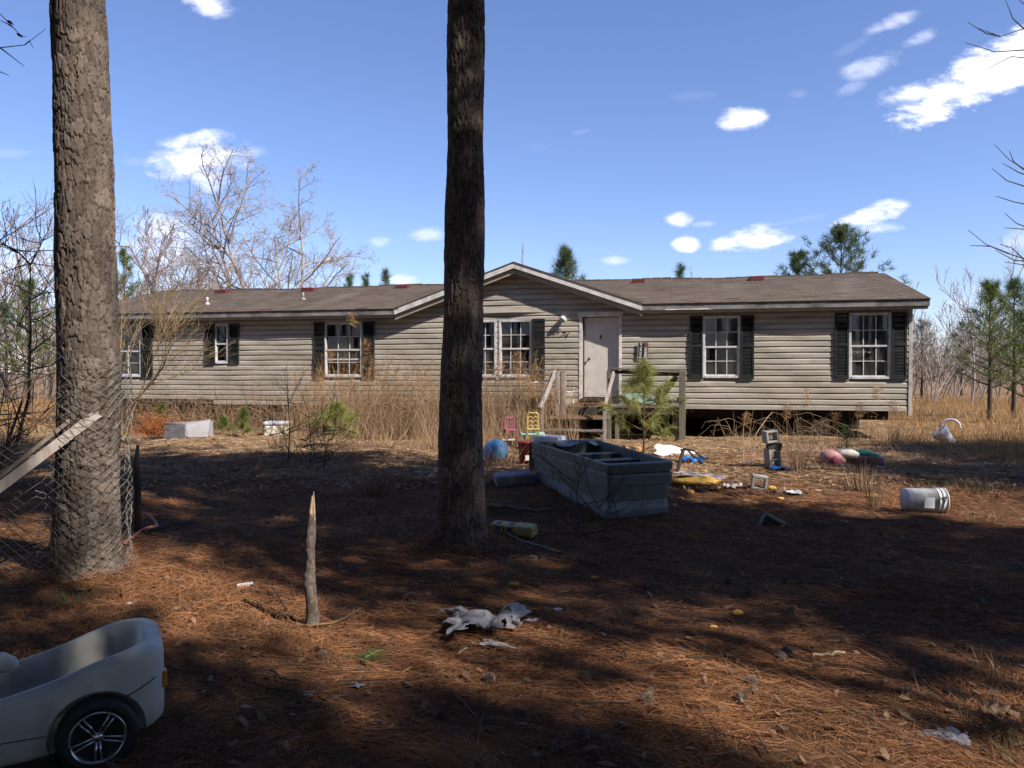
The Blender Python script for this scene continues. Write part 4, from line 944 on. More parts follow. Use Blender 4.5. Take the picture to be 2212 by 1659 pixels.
def window(s0, s1, z0, z1, cols, rows_=4, meet=.5, drop=0, skip=(), bars=True, lower_open=False):
    mb = MB(); fw = .045; y0, y1 = -.045, .07
    mb.box(s0-.012, s0+fw, y0, y1, z0-.012, z1+.012); mb.box(s1-fw, s1+.012, y0, y1, z0-.012, z1+.012)
    mb.box(s0+fw, s1-fw, y0, y1, z1-fw, z1+.012); mb.box(s0+fw, s1-fw, y0-.008, y1, z0-.012, z0+fw)
    f = mb.build('window', M_winfr, house, bevel=.004)
    a, b = s0+fw, s1-fw; c, d = z0+fw, z1-fw; zm = c+(d-c)*meet
    mb = MB(); mb.box(a, b, -.03, .02, zm-.022, zm+.022)
    mb.box(a, a+.022, -.012, .02, c, zm-.022); mb.box(b-.022, b, -.012, .02, c, zm-.022); mb.box(a+.022, b-.022, -.012, .02, c, c+.03)
    mb.build('sash', M_winfr, f)
    half = rows_//2
    for (lo, hi, yy, nr) in ((c+.03, zm-.022, .0, half), (zm+.022, d, .03, rows_-half)):
        for i in range(cols):
            for j in range(nr):
                p0, p1 = a+(b-a)*i/cols, a+(b-a)*(i+1)/cols; q0, q1 = lo+(hi-lo)*j/nr, lo+(hi-lo)*(j+1)/nr
                if (lo < zm, i, j) in skip or (lower_open and lo < zm and j == 0): continue
                tl = rh.uniform(-.004, .004); mk('pane', [(p0, yy+.008+tl, q0), (p1, yy+.008-tl, q0), (p1, yy+.008-tl, q1), (p0, yy+.008+tl, q1)], [[0, 1, 2, 3]], glass, f)
        if bars:
            mb = MB()
            for i in range(1, cols): s = a+(b-a)*i/cols; mb.box(s-.010, s+.010, yy-.008, yy+.006, lo, hi)
            for j in range(1, nr): z = lo+(hi-lo)*j/nr; mb.box(a, b, yy-.0085, yy+.0065, z-.009, z+.009)
            if mb.v: mb.build('muntin', M_winfr, f)
    return f
def shutter(s0, s1, z0, z1):
    mb = MB(); e = .042; y0, y1 = -.075, -.035; zm = z0+(z1-z0)*.52
    mb.box(s0, s0+e, y0, y1, z0, z1); mb.box(s1-e, s1, y0, y1, z0, z1)
    for a_, b_ in ((z0, z0+.09), (zm-.035, zm+.035), (z1-.07, z1)): mb.box(s0+e, s1-e, y0, y1, a_, b_)
    mb.box(s0+.01, s1-.01, y1+.0005, y1+.006, z0+.01, z1-.01)
    f = mb.build('shutter', M_shut, house, bevel=.005)
    mb = MB(); z = z0+.1
    while z < z1-.09:
        if not (zm-.05 < z < zm+.05):
            mb.add([(s0+e, y0+.006, z-.005), (s1-e, y0+.006, z-.005), (s1-e, y1, z+.024), (s0+e, y1, z+.024), (s0+e, y0+.012, z-.008), (s1-e, y0+.012, z-.008)], [[0, 1, 2, 3], [4, 5, 1, 0]])
        z += .034
    mb.build('louvre', M_shut, f)['kind'] = 'stuff'; f.rotation_euler = (0, R(rh.uniform(-.35, .35)), 0); f.location = (0, 0, s0*-math.sin(-f.rotation_euler.y)*0)
    c_ = Vector(((s0+s1)/2, 0, (z0+z1)/2)); f.location = c_-f.rotation_euler.to_matrix() @ c_
    return f
window(*W1, 3); window(*W2, 1, 2, bars=False, meet=.5); window(*W3, 3, lower_open=True); window(*W4a, 3); window(*W4b, 3); window(*W5, 3); window(*W6, 3)
mb = MB(); mb.box(W3[0]+.05, W3[1]-.05, -.01, .012, 1.46+.46, 1.46+.50); mb.build('dropped_sash_rail', M_winfr, house)
for (a_, b_, z0, z1) in ((sx(193, -.06), sx(222, -.06), 1.44, 2.96), (sx(306, -.06), sx(329, -.06), 1.44, 2.96), (sx(443, -.06), sx(464, -.06), 1.82, 2.96), (sx(495, -.06), sx(516, -.06), 1.82, 2.96),
                         (sx(678, -.06), sx(701, -.06), 1.42, 2.97), (sx(784, -.06), sx(809, -.06), 1.42, 2.97), (sx(974, -.06), sx(1001, -.06), 1.44, 2.96), (sx(1150, -.06), sx(1177, -.06), 1.44, 2.97),
                         (sx(1490, -.06), sx(1518, -.06), 1.43, 2.98), (sx(1600, -.06), sx(1629, -.06), 1.43, 2.98), (sx(1803, -.06), sx(1833, -.06), 1.42, 3.0), (sx(1926, -.06), sx(1959, -.06), 1.42, 3.0)):
    shutter(a_, b_, z0, z1)
# shades and curtains inside
def cloth(name, s0, s1, z0, z1, y, m, jag=0, seed=1):
    r_ = random.Random(seed); n = 14; vv = []; 
    for i in range(n+1):
        s = s0+(s1-s0)*i/n; vv += [(s, y+.012*math.sin(i*1.9), z1), (s, y+.02*math.sin(i*1.9+.5), z0+jag*r_.random())]
    mk(name, vv, [[2*i, 2*i+1, 2*i+3, 2*i+2] for i in range(n)], m, house, True)
cloth('window_shade', W5[0]+.05, W5[1]-.05, 2.28, 2.92, .11, M_shade, .01)
cloth('window_shade', W6[0]+.05, W6[1]-.05, 1.98, 2.95, .11, M_shade, .16, 3)
cloth('torn_curtain', W6[0]+.06, W6[0]+.62, 1.90, 2.08, .095, M_curt, .14, 5)
cloth('torn_curtain', W6[0]+.05, W6[0]+.17, 1.5, 2.05, .10, M_curt, .1, 6); cloth('torn_curtain', W6[1]-.19, W6[1]-.05, 1.5, 2.3, .10, M_curt, .1, 7)
cloth('torn_curtain', W4b[0]+.05, W4b[0]+.26, 1.85, 2.28, .14, M_shade, .05, 8)
cloth('torn_curtain', W4b[1]-.22, W4b[1]-.05, 1.9, 2.88, .14, mat('brown_drape', (.12,.085,.05), .9), .3, 9)

# door
mb = MB(); a_, b_ = DR[0], DR[1]
mb.box(a_-.07, a_+.012, -.05, .1, .86, 3.0); mb.box(b_-.012, b_+.06, -.05, .1, .86, 3.0); mb.box(a_-.10, b_+.09, -.065, .1, 3.001, 3.09); mb.box(a_-.12, b_+.11, -.09, .02, 3.091, 3.115)
mb.build('door_frame', M_trimw, house, bevel=.005)
mb = MB(); mb.box(a_+.013, a_+.05, .02, .13, .93, 2.999); mb.build('door_stop', mat('rust_brown_jamb', (.10,.05,.035), .8), house)
mb = MB(); mb.box(a_+.052, b_-.022, .085, .125, .95, 2.985); door = mb.build('door', M_door, house, bevel=.004)
s, z = hw(1271, 775, .05); mb = MB(); Mx = Matrix.Translation((s+.02, .085, z)) @ Matrix.Rotation(R(90), 4, 'X'); mb.lathe([(.034, 0), (.034, .01), (.014, .014), (.014, .035), (.03, .045), (.033, .06), (.022, .075), (.002, .078)], 16, Mx); mb.build('door_knob', M_brass, door, True)
s, z = hw(1298, 728, .08); mb = MB()
mb.add([(s, .07, z+.07), (s+.032, .07, z+.015), (s+.022, .07, z-.03), (s, .07, z-.075), (s-.022, .07, z-.03), (s-.032, .07, z+.015), (s, .055, z)], [[0,1,6],[1,2,6],[2,3,6],[3,4,6],[4,5,6],[5,0,6],[0,5,4,3,2,1]]); mb.build('door_knocker', M_brass, door)
mb = MB(); mb.box(a_-.02, b_+.02, -.10, .12, .86, .925); mb.build('threshold', M_woodd, house)
# wall light: a bracket plate with a tipped white bowl
s, z = hw(1213, 690, -.1); mb = MB(); mb.box(s-.01, s+.12, -.05, -.03, z-.06, z+.12); mb.build('light_plate', M_trimw, house, bevel=.006)
Mx = Matrix.Translation((s+.02, -.16, z-.02)) @ Matrix.Rotation(R(25), 4, 'Y') @ Matrix.Rotation(R(-25), 4, 'X'); mb = MB(); mb.lathe([(.005, .11), (.045, .10), (.075, .06), (.085, 0), (.078, 0), (.04, .07), (.004, .085)], 18, Mx)
mb.tube([(s+.03, -.04, z+.03), (s+.02, -.12, z+.09), (s+.02, -.15, z+.06)], .012, 6); mb.tube([(s+.02, -.15, z-.02), (s+.035, -.16, z-.15)], [.016, .010], 6)
mb.build('light_shade', M_trimw, house, True)
# text helper
def letters(txt, M, size, m, parent, name, ext=.003, font_shear=0, bold=0):
    cu = bpy.data.curves.new(name, 'FONT'); cu.body = txt; cu.size = size; cu.extrude = ext; cu.align_x = 'CENTER'; cu.align_y = 'CENTER'; cu.shear = font_shear; cu.resolution_u = 3; cu.offset = bold
    tmp = bpy.data.objects.new(name, cu); COL.objects.link(tmp); dg_ = bpy.context.evaluated_depsgraph_get(); me = bpy.data.meshes.new_from_object(tmp.evaluated_get(dg_)); bpy.data.objects.remove(tmp)
    me.materials.clear(); me.materials.append(m); o = bpy.data.objects.new(name, me); COL.objects.link(o); o.parent = parent; o.matrix_local = M; return o
# house number 574
M_num = mat('black_house_number', (.02,.018,.018), .6)
for ch, xd, yd in (('5', 1203, 717), ('7', 1212, 724), ('4', 1220, 725)):
    s, z = hw(xd, yd, -.04); letters(ch, Matrix.Translation((s, -.045, z)) @ Matrix.Rotation(R(90), 4, 'X') @ Matrix.Rotation(R(-6), 4, 'Z'), .24 if ch != '5' else .21, M_num, house, 'house_number', .006, .5)
# beware of the dog sign, hung sideways
s, z = hw(1389, 757, -.06); sg0 = thing('warning_sign', 'black BEWARE OF THE DOG sign hung sideways on the siding right of the door', 'sign', hworld(s, -.085, z), (0, R(3), HROT)); 
w_, h_ = .27, .40; mb = MB(); mb.box(-w_/2, w_/2, -.003, .003, -h_/2, h_/2); mb.build('panel', mat('black_sign', (.015,.015,.018), .5), sg0)
M_sw = mat('white_lettering', (.75,.75,.78), .5); mb = MB()
for (x0, x1, z0, z1) in ((-w_/2+.008, w_/2-.008, h_/2-.014, h_/2-.008), (-w_/2+.008, w_/2-.008, -h_/2+.008, -h_/2+.014), (-w_/2+.008, -w_/2+.014, -h_/2+.014, h_/2-.014), (w_/2-.014, w_/2-.008, -h_/2+.014, h_/2-.014)): mb.box(x0, x1, -.006, -.0035, z0, z1)
mb.build('border', M_sw, sg0)
RX = Matrix.Rotation(R(90), 4, 'X'); RZ_ = Matrix.Rotation(R(-90), 4, 'Z')
letters('BE', Matrix.Translation((.062, -.005, .118)) @ RX @ RZ_, .11, mat('orange_lettering', (.35,.10,.03), .5), sg0, 'lettering', .001, bold=.003)
letters('WARE', Matrix.Translation((.062, -.005, -.055)) @ RX @ RZ_, .096, M_sw, sg0, 'lettering', .001, bold=.003)
letters('OF THE DOG', Matrix.Translation((-.058, -.005, 0)) @ RX @ RZ_, .068, M_sw, sg0, 'lettering', .001, bold=.002)

# under the floor: steel beam, piers of blocks
mb = MB(); mb.box(.3, HL-.3, .7, .78, .42, .66); mb.box(.3, HL-.3, 3.0, 3.08, .42, .66); mb.build('steel_beam', M_dark, house)
for s in (2.2, 4.8, 7.3, 9.9, 21.0):
    for k in range(2): mb = MB(); mb.box(s-.2, s+.2, .62-.1, .92, .21*k, .21*k+.2); mb.build('pier_block', M_block if s > 10 else M_woodd, house)
mb = MB(); mb.box(15.3, HL-.4, 3.4, 3.42, .0, .66); mb.box(.4, 15.2, 3.4, 3.42, 0, .66); mb.build('crawl_space_dark_backing', M_dark, house)  # dark sheets added so the crawl space stays black, no skirting there
s = hw(1735, 930, .9)[0]; mb = MB(); mb.box(s-.15, s+.18, 1.0, 1.3, 0, .62); mb.build('pier_block', M_block, house)

# ------------------------------------------------------------------ porch and steps
PA, PB = 13.0, sx(1474, -1.3); PD = 1.35     # extent along the wall, depth
porch = thing('wooden_porch', 'weathered wooden porch with three steps, railings and posts below the front door', 'porch', (OX, OY, 0), (0, 0, HROT))
SL, SR = hw(1201, 880, -PD)[0], hw(1314, 880, -PD)[0]
s = PA
while s < PB-.05:
    w = .137; mb = MB(); mb.box(s, min(s+w, PB), -PD+rh.uniform(-.015, .02), -.05, .755, .79-rh.random()*.006); mb.build('deck_board', M_wood, porch); s += w+.008
mb = MB(); mb.box(PA, PB, -PD+.03, -PD+.068, .60, .75); mb.build('rim_joist', M_woodd, porch)
for s in (PA+.1, SL-.25, SR+.2, PB-.12):
    mb = MB(); mb.box(s-.045, s+.045, -PD+.072, -PD+.16, -.1, .752); mb.build('support_post', M_wood, porch)
def steps_(z, y0, y1, jit=0):
    n = 3; dep = (y1-y0)/n
    for i in range(n): mb = MB(); mb.box(SL-.03+rh.uniform(-.02, .02), SR+.03+rh.uniform(-.02, .02), y0+dep*i, y0+dep*(i+1)-.01, z-.04, z); mb.build('step_tread', M_wood, porch, bevel=.004)
steps_(.55, -PD-.82, -PD-.02); steps_(.30, -PD-1.28, -PD-.86)
mb = MB(); mb.box(SL, SR, -PD-.013, -PD+.025, .552, .75); mb.build('riser', M_woodd, porch)
for s in (SL-.02, SR-.02):
    mb = MB(); mb.beam((s+.0, -PD-.02, .60), (s, -PD-1.45, .0), .045, .24); mb.build('stringer', M_woodd, porch)
# straw drifted on landing and tread
r_ = np.random.RandomState(12); n = 2600; x_ = SL+.1+(SR-SL-.15)*r_.rand(n); hi = r_.rand(n) < .55
y_ = np.where(hi, -PD+.1+1.1*r_.rand(n), -PD-.75+.7*r_.rand(n)); z_ = np.where(hi, .795, .552)+.02*r_.rand(n)
D = np.stack([r_.normal(size=n), r_.normal(size=n), .12*r_.normal(size=n)], 1); v, f = blades(np.stack([x_, y_, z_], 1), D, .14, .006, rng=r_); o = mk('straw_on_steps', v, f, M_straw); o.location = (OX, OY, 0); o.rotation_euler = (0, 0, HROT)
tag(o, 'pine straw and dead leaves drifted over the porch landing and steps', 'pine straw', kind='stuff')
def post(xd, y0d, y1d, yl, w=.085, m=M_woodp, name='post', lean=0):
    s, z1 = hw(xd, y0d, yl); _, z0 = hw(xd, y1d, yl); mb = MB(); mb.beam((s, yl, max(z0, -.1)), (s+lean, yl, z1), w, w, (0, 1, 0)); return mb.build(name, m, porch, bevel=.006)
post(1204, 803, 906, -PD-.25, .075); post(1218, 800, 900, -PD+.02, .09); post(1212, 802, 905, -PD-.1, .045, M_wood)
post(1171, 880, 940, -PD-1.2, .06); post(1317, 805, 952, -PD-.1, .075, M_wood); post(1306, 883, 958, -PD-1.2, .07); post(1313, 800, 955, -PD+.02, .05, M_wood); post(1474, 801, 950, -PD+.05, .15, M_wood)
def pbeam(a0, b0, y0, a1, b1, y1, w, t, m=M_woodp, name='handrail'):
    s0, z0 = hw(a0, b0, y0); s1, z1 = hw(a1, b1, y1); mb = MB(); mb.beam((s0, y0, z0), (s1, y1, z1), w, t); return mb.build(name, m, porch, bevel=.004)
pbeam(1200, 803, -PD-.2, 1167, 884, -PD-1.25, .045, .12); pbeam(1326, 806, -PD-.2, 1305, 884, -PD-1.25, .045, .12)
pbeam(1192, 808, -PD-.2, 1163, 882, -PD-1.25, .04, .05, M_wood)
pbeam(1050, 799, -PD+.03, 1219, 799, -PD+.03, .09, .035, M_wood, 'top_rail'); pbeam(1322, 796, -PD+.03, 1480, 803, -PD+.03, .09, .04, M_wood, 'top_rail'); pbeam(1322, 803, -PD+.08, 1478, 809, -PD+.08, .03, .08, M_woodd, 'top_rail')
for xd in (1224, 1345, 1360): pass
# diagonal board leaning under the right rail
pbeam(1462, 812, -PD+.25, 1418, 872, -PD+.55, .03, .14, M_woodd, 'leaning_board')
# things on the porch
def on_porch(xd, yd, yl): s, z = hw(xd, yd, yl); return hworld(s, yl, z), s, z
s, z = hw(1222, 846, -.55); cr = thing('plastic_crate', 'off white plastic crate with slotted sides standing left of the front door', 'crate', hworld(s, -.55, .79), (0, 0, HROT))
M_cr = mat('offwhite_plastic', (.62,.57,.50), .5, (.5,.45,.38), 8); mb = MB(); wc, hc, dc = .40, .30, .28
for (x0, x1, y0, y1) in ((-wc/2, wc/2, -dc/2, -dc/2+.012), (-wc/2, wc/2, dc/2-.012, dc/2), (-wc/2, -wc/2+.012, -dc/2+.012, dc/2-.012), (wc/2-.012, wc/2, -dc/2+.012, dc/2-.012)): mb.box(x0, x1, y0, y1, hc-.06, hc); mb.box(x0, x1, y0, y1, .0, .12)
for i in range(15): x0 = -wc/2+i*wc/14.5; mb.add([(x0, -dc/2, .12), (x0+.012, -dc/2, .12), (x0+.03, -dc/2, hc-.06), (x0+.018, -dc/2, hc-.06)], [[0, 1, 2, 3]]); mb.add([(x0+.03, -dc/2, .12), (x0+.018, -dc/2, .12), (x0, -dc/2, hc-.06), (x0+.012, -dc/2, hc-.06)], [[3, 2, 1, 0]])
mb.box(-wc/2, wc/2, -dc/2+.012, dc/2-.012, 0, .01); mb.build('crate_body', M_cr, cr); mb = MB(); mb.box(-wc/2+.014, wc/2-.014, -dc/2+.03, dc/2-.03, .012, hc-.03); mb.build('crate_contents', M_woodd, cr)
def crumple(name, label, category, loc, size, m, seed, n=16, rot=(0, 0, 0), holes=.0, rag=.25, fold=.35, thick=.003):
    r2 = np.random.RandomState(seed); a, b, c = size; u, v = np.meshgrid(np.linspace(-.5, .5, n), np.linspace(-.5, .5, n))
    rr_ = 1+rag*(fbm(u*4+seed, v*4, 0, 3, seed)-.5)*2.5
    X = a*u*rr_; Y = b*v*rr_; Z = c*(fbm(u*5+seed, v*5, 1, 4, seed)*1.1 + .35*np.abs(np.sin(u*9+seed))*fold)
    Z = np.maximum(Z-Z.min(), 0); V_ = np.stack([X.ravel(), Y.ravel(), Z.ravel()], 1); i_ = np.arange(n*n).reshape(n, n)
    F_ = np.stack([i_[:-1, :-1], i_[:-1, 1:], i_[1:, 1:], i_[1:, :-1]], -1).reshape(-1, 4)
    if holes > 0:
        cu = (u[:-1, :-1]).ravel(); cv = (v[:-1, :-1]).ravel(); h = fbm(cu*3.2+seed*3, cv*3.2, 2, 3, seed); edge = np.maximum(np.abs(cu), np.abs(cv)); F_ = F_[(h+edge*.35 < 1-holes)]
    o = mk(name, V_, F_, m, None, False); sm = o.modifiers.new('thickness', 'SOLIDIFY'); sm.thickness = thick; o.location = loc; o.rotation_euler = rot; return tag(o, label, category)
M_cloth = mat('dirty_white_cloth', (.72,.70,.72), .85, (.5,.47,.47), 8)
p_, s, z = on_porch(1164, 826, -PD+.1)
crumple('rag', 'dirty white rag lying over the porch railing left of the steps', 'cloth', (p_[0], p_[1], z-.03), (.42, .25, .12), M_cloth, 3)
p_, s, z = on_porch(1222, 824, -.55); crumple('rag', 'white cloth draped along the top of the plastic crate on the porch', 'cloth', (p_[0], p_[1], 1.09), (.62, .3, .06), M_cloth, 6)
p_, s, z = on_porch(1192, 880, -.9); crumple('paper_scrap', 'small white paper scrap on the porch landing beside the steps', 'litter', hworld(SL+.22, -PD+.2, .80), (.2, .12, .06), M_cloth, 8)
# clutter right of the door
M_teal = mat('faded_teal_plastic', (.15,.28,.24), .6, (.2,.3,.26), 10, dirt=(.12,.1,.06), dirt_scale=7)
mb = MB(); mb.lathe([(.05, 0), (.22, .02), (.30, .10), (.34, .20), (.32, .20), (.27, .10), (.2, .04), (.01, .03)], 18, Matrix.Diagonal((1.15, .7, .8, 1)))
o = mb.build('basin', M_teal, None, True); o.location = hworld(sx(1382, -.9), -.95, .84); o.rotation_euler = (R(24), R(6), HROT); tag(o, 'faded teal plastic basin on the porch right of the front door', 'basin')
crumple('tarp', 'crumpled grey black tarp heaped on the porch beside the teal basin', 'tarp', hworld(sx(1430, -.8), -.75, .79), (.6, .5, .42), mat('grey_black_tarp', (.07,.065,.06), .6, (.2,.18,.17), 9), 12, 22)
crumple('brown_rug_heap', 'rotting brown cloth heaped on the porch left of the steps', 'cloth', hworld(sx(1150, -.8), -.8, .72), (1.0, .7, .55), mat('rotten_brown_cloth', (.09,.06,.04), .95, (.05,.035,.025), 8), 14, 24)
mb = MB(); mb.lathe([(.002, -.07), (.07, -.05), (.10, 0), (.07, .05), (.002, .06)], 10); o = mb.build('clay_pot', mat('orange_clay', (.45,.16,.07), .8), None, True); o.location = hworld(sx(1356, -1.0), -1.0, .87); tag(o, 'small orange clay pot beside the teal basin', 'pot')
crumple('yellow_bag', 'small bright yellow bag caught on the right stair post', 'bag', hworld(hw(1309, 881, -PD-1.15)[0]+.05, -PD-1.1, hw(1309, 888, -PD-1.1)[1]), (.12, .1, .12), mat('bright_yellow', (.75,.55,.02), .5), 15, 8)
# ------------------------------------------------------------------ chain link fence around the left pine
M_wire = mat('galvanised_wire', (.30,.30,.28), .55, (.2,.19,.17), 20, metal=.15, dirt=(.16,.08,.04), dirt_scale=6)
fen = thing('chain_link_fence', 'rusty chain link fence sagging from the left edge and wrapped around the thick pine', 'fence', (BL[0], BL[1], 0))
def fence_surf(u, v):
    """u along the fence in metres (0 at the left, wraps the trunk at the end), v height"""
    run = 3.2; R0 = .30
    if u < run:
        t = u/run; x = -run-.27+u; y = -.27-.0*t+.35*(1-t)+.05*math.sin(u*3+v*2); z = v-(1-t)*.35*v*.4-.05*math.sin(u*2.2)
        x += .05*math.sin(v*4+u*2)
        return x, y, z
    a = (u-run)/R0; fl = .06*math.exp(-max(v, 0)/.2); ang = -PI*.78+a
    rr_ = (R0-.005)+fl+.012*math.sin(v*9+a*5)+.010*math.sin(a*11); return rr_*math.cos(ang)+np.interp(v, [0, 1.6], [0, pl[2][0]]), rr_*math.sin(ang), v+.03*math.sin(a*3)
ls = []; cell = .064; total = 3.2+.30*3.6; nw = int(total/cell*2); top = 1.80
for i in range(0, nw):
    u0 = i*cell/2*1.0; pts = []; nst = int(top/(cell/2)); cut = rh.random()
    vt = top-(.12*rh.random() if u0 > 3.0 else .02)
    if i % 2: continue
    k = 0; v_ = .0
    while v_ < vt:
        off = cell/2 if (k+i//2) % 2 else -cell/2; uu = min(max(u0+off*1.03, 0), total)
        if 2.2 < u0 < 3.1 and v_ > 1.25+.5*(u0-2.2)/.9 : break      # torn corner
        pts.append(fence_surf(uu, v_)); k += 1; v_ += cell/2*1.15
    if len(pts) > 2: ls.append((np.array(pts), np.full(len(pts), .0030)))
for i in range(30):                      # loose cut ends along both sides of the trunk
    v_ = .1+1.6*rh.random(); a = fence_surf(total, v_) if i % 2 else fence_surf(3.25, v_); dx = .07*rh.random()*(1 if i % 2 else -1); p0 = np.array(a); ls.append((np.array([p0, p0+[dx*.5, -.03, .02], p0+[dx, -.04, .05*rh.uniform(-1, 1)]]), np.full(3, .0026)))
v, f = tubes(ls, 3); mk('wire_mesh', v, f, M_wire, fen)['kind'] = 'stuff'
# fence top wires curling at the top edge
r0 = GP(0, 1078); 
rail = thing('leaning_board', 'weathered pale two plank board leaning up against the wire wrapped pine', 'board', (0, 0, 0))
p0 = np.array(A(-130, 1150, 5.3)); p1 = np.array(A(213, 893, 5.83))
mb = MB(); mb.beam(p0, p1, .034, .072, (0, .15, 1)); mb.build('board', M_woodp, rail, bevel=.003)
mb = MB(); mb.beam(p0+[0, .02, .055], p1+[-.07, .03, .075], .05, .030, (0, .15, 1)); mb.build('board', M_wood, rail, bevel=.003)
c = GP(297, 1151); mb = MB(); mb.tube([(0, 0, -.1), (.005, 0, .4), (-.005, 0, .66), (.01, 0, .86)], [.034, .032, .03, .012], 10); o = mb.build('fence_post', M_twig, None, True); o.location = c; tag(o, 'dark thin fence post standing in shade right of the wire wrapped pine', 'post')
# salmon hose
M_hose = mat('salmon_hose', (.62,.22,.14), .45)
pts = [GP(266, 1180), GP(290, 1166), GP(305, 1150), A(322, 1142, 7.2), GP(341, 1141), A(333, 1126, 7.9), A(315, 1113, 8.0), A(295, 1108, 8.05), A(275, 1110, 8.0), A(250, 1118, 7.9)]
P_ = np.array(pts); P_[:, 2] += .016; tt = np.linspace(0, len(P_)-1, 50); P2 = np.stack([np.interp(tt, range(len(P_)), P_[:, k]) for k in range(3)], 1)
for _ in range(4): P2[1:-1] = (P2[:-2]+P2[1:-1]*2+P2[2:])/4
v, f = tubes([(P2, np.full(50, .015))], 8); tag(mk('garden_hose', v, f, M_hose, None, True), 'salmon pink garden hose looping on the ground beside the wire wrapped pine', 'hose')

# saplings at the left edge, twiggy and dark
q = GP(28, 1120)
def sapling(name, label, base, lines, m, r0, seed, twn=5):
    rng = np.random.RandomState(seed); out = []; b = np.array(base)
    for i, L_ in enumerate(lines):
        P_ = np.array([A(*p) for p in L_])-b; r = r0*(1 if i == 0 else .45); out.append((P_, np.linspace(r, r*.25, len(P_))))
        for k in range(twn*len(L_)):
            t = rng.rand()*(len(P_)-1); i0 = int(t); p = P_[i0]+(P_[min(i0+1, len(P_)-1)]-P_[i0])*(t-i0); d = rng.normal(size=3)*[1, .6, .55]+[0, 0, .35]; d /= np.linalg.norm(d); o2 = []
            grow(rng, p, d, .25+.55*rng.rand(), .006, 1, [4], o2, .12, .1, .6, .5, 4); out += [(a, np.maximum(bb, .0016)) for a, bb, c in o2]
    t = thing(name, label, 'sapling', base); v, f = tubes(out[:1], 8); mk('trunk', v, f, m, t, True); v, f = tubes(out[1:], 4); mk('branch', v, f, m, t)['kind'] = 'stuff'; return t
M_sap = mat('orange_brown_bark', (.17,.085,.05), .8, (.08,.05,.035), 5)
sapling('leafless_sapling', 'dark leafless sapling with a forked top at the left edge', GP(-10, 1100), [[(-10, 1100, 8.95), (25, 1000, 8.9), (62, 860, 8.8), (66, 720, 8.8), (64, 640, 8.8), (66, 572, 8.8)], [(66, 572, 8.8), (40, 545, 8.7), (5, 525, 8.6), (-20, 515, 8.5)], [(66, 572, 8.8), (80, 545, 8.8), (95, 515, 8.8)],
    [(66, 720, 8.8), (30, 690, 8.6), (-10, 640, 8.6)], [(66, 760, 8.8), (100, 735, 8.8), (140, 700, 8.8)], [(60, 800, 8.8), (110, 790, 8.9), (160, 760, 8.9)], [(62, 650, 8.8), (90, 635, 8.9), (125, 630, 8.9)]], M_twig, .024, 3, 3)
sapling('leafless_sapling', 'orange brown leaning sapling in front of the forked one at the left edge', GP(-60, 1180), [[(-60, 1180, 7.1), (-20, 1080, 7.1), (15, 960, 7.1), (50, 860, 7.2), (90, 800, 7.2)], [(15, 960, 7.1), (50, 930, 7.2), (110, 880, 7.3), (150, 850, 7.3)], [(-20, 1080, 7.1), (-10, 960, 7.1), (10, 830, 7.1)]], M_sap, .024, 4, 3)
for i, (xd, yb, yt, sd, lab, k) in enumerate([(622, 1003, 790, 11, 'dark thin sapling with dead leaves in front of the white chest', 3), (668, 1010, 880, 12, 'short dark twiggy bush right of the thin dark sapling', 3), (700, 1015, 900, 13, 'dark bramble bush below the green pine seedling', 2)]):
    b = GP(xd, yb); Y = b[1]; sapling('dark_shrub', lab, b, [[(xd, yb, Y), (xd+4, (yb*2+yt)/3, Y), (xd-3, yt, Y)], [(xd, yb-10, Y), (xd-35, yb-60, Y), (xd-60, yb-75, Y)], [(xd, yb-10, Y), (xd+35, yb-55, Y), (xd+70, yb-80, Y)]], M_twig, .012, sd, k)
sapling('dark_shrub', 'dark dead twigs of a fallen bush lying against the front of the boat', GP(1240, 1170), [[(1240, 1170, 7.6), (1250, 1120, 7.7), (1245, 1060, 7.8), (1255, 1030, 7.8)], [(1245, 1160, 7.6), (1290, 1150, 7.5), (1340, 1140, 7.5), (1400, 1165, 7.5)], [(1240, 1165, 7.6), (1280, 1110, 7.6), (1300, 1090, 7.6)]], M_twig, .008, 17, 2)

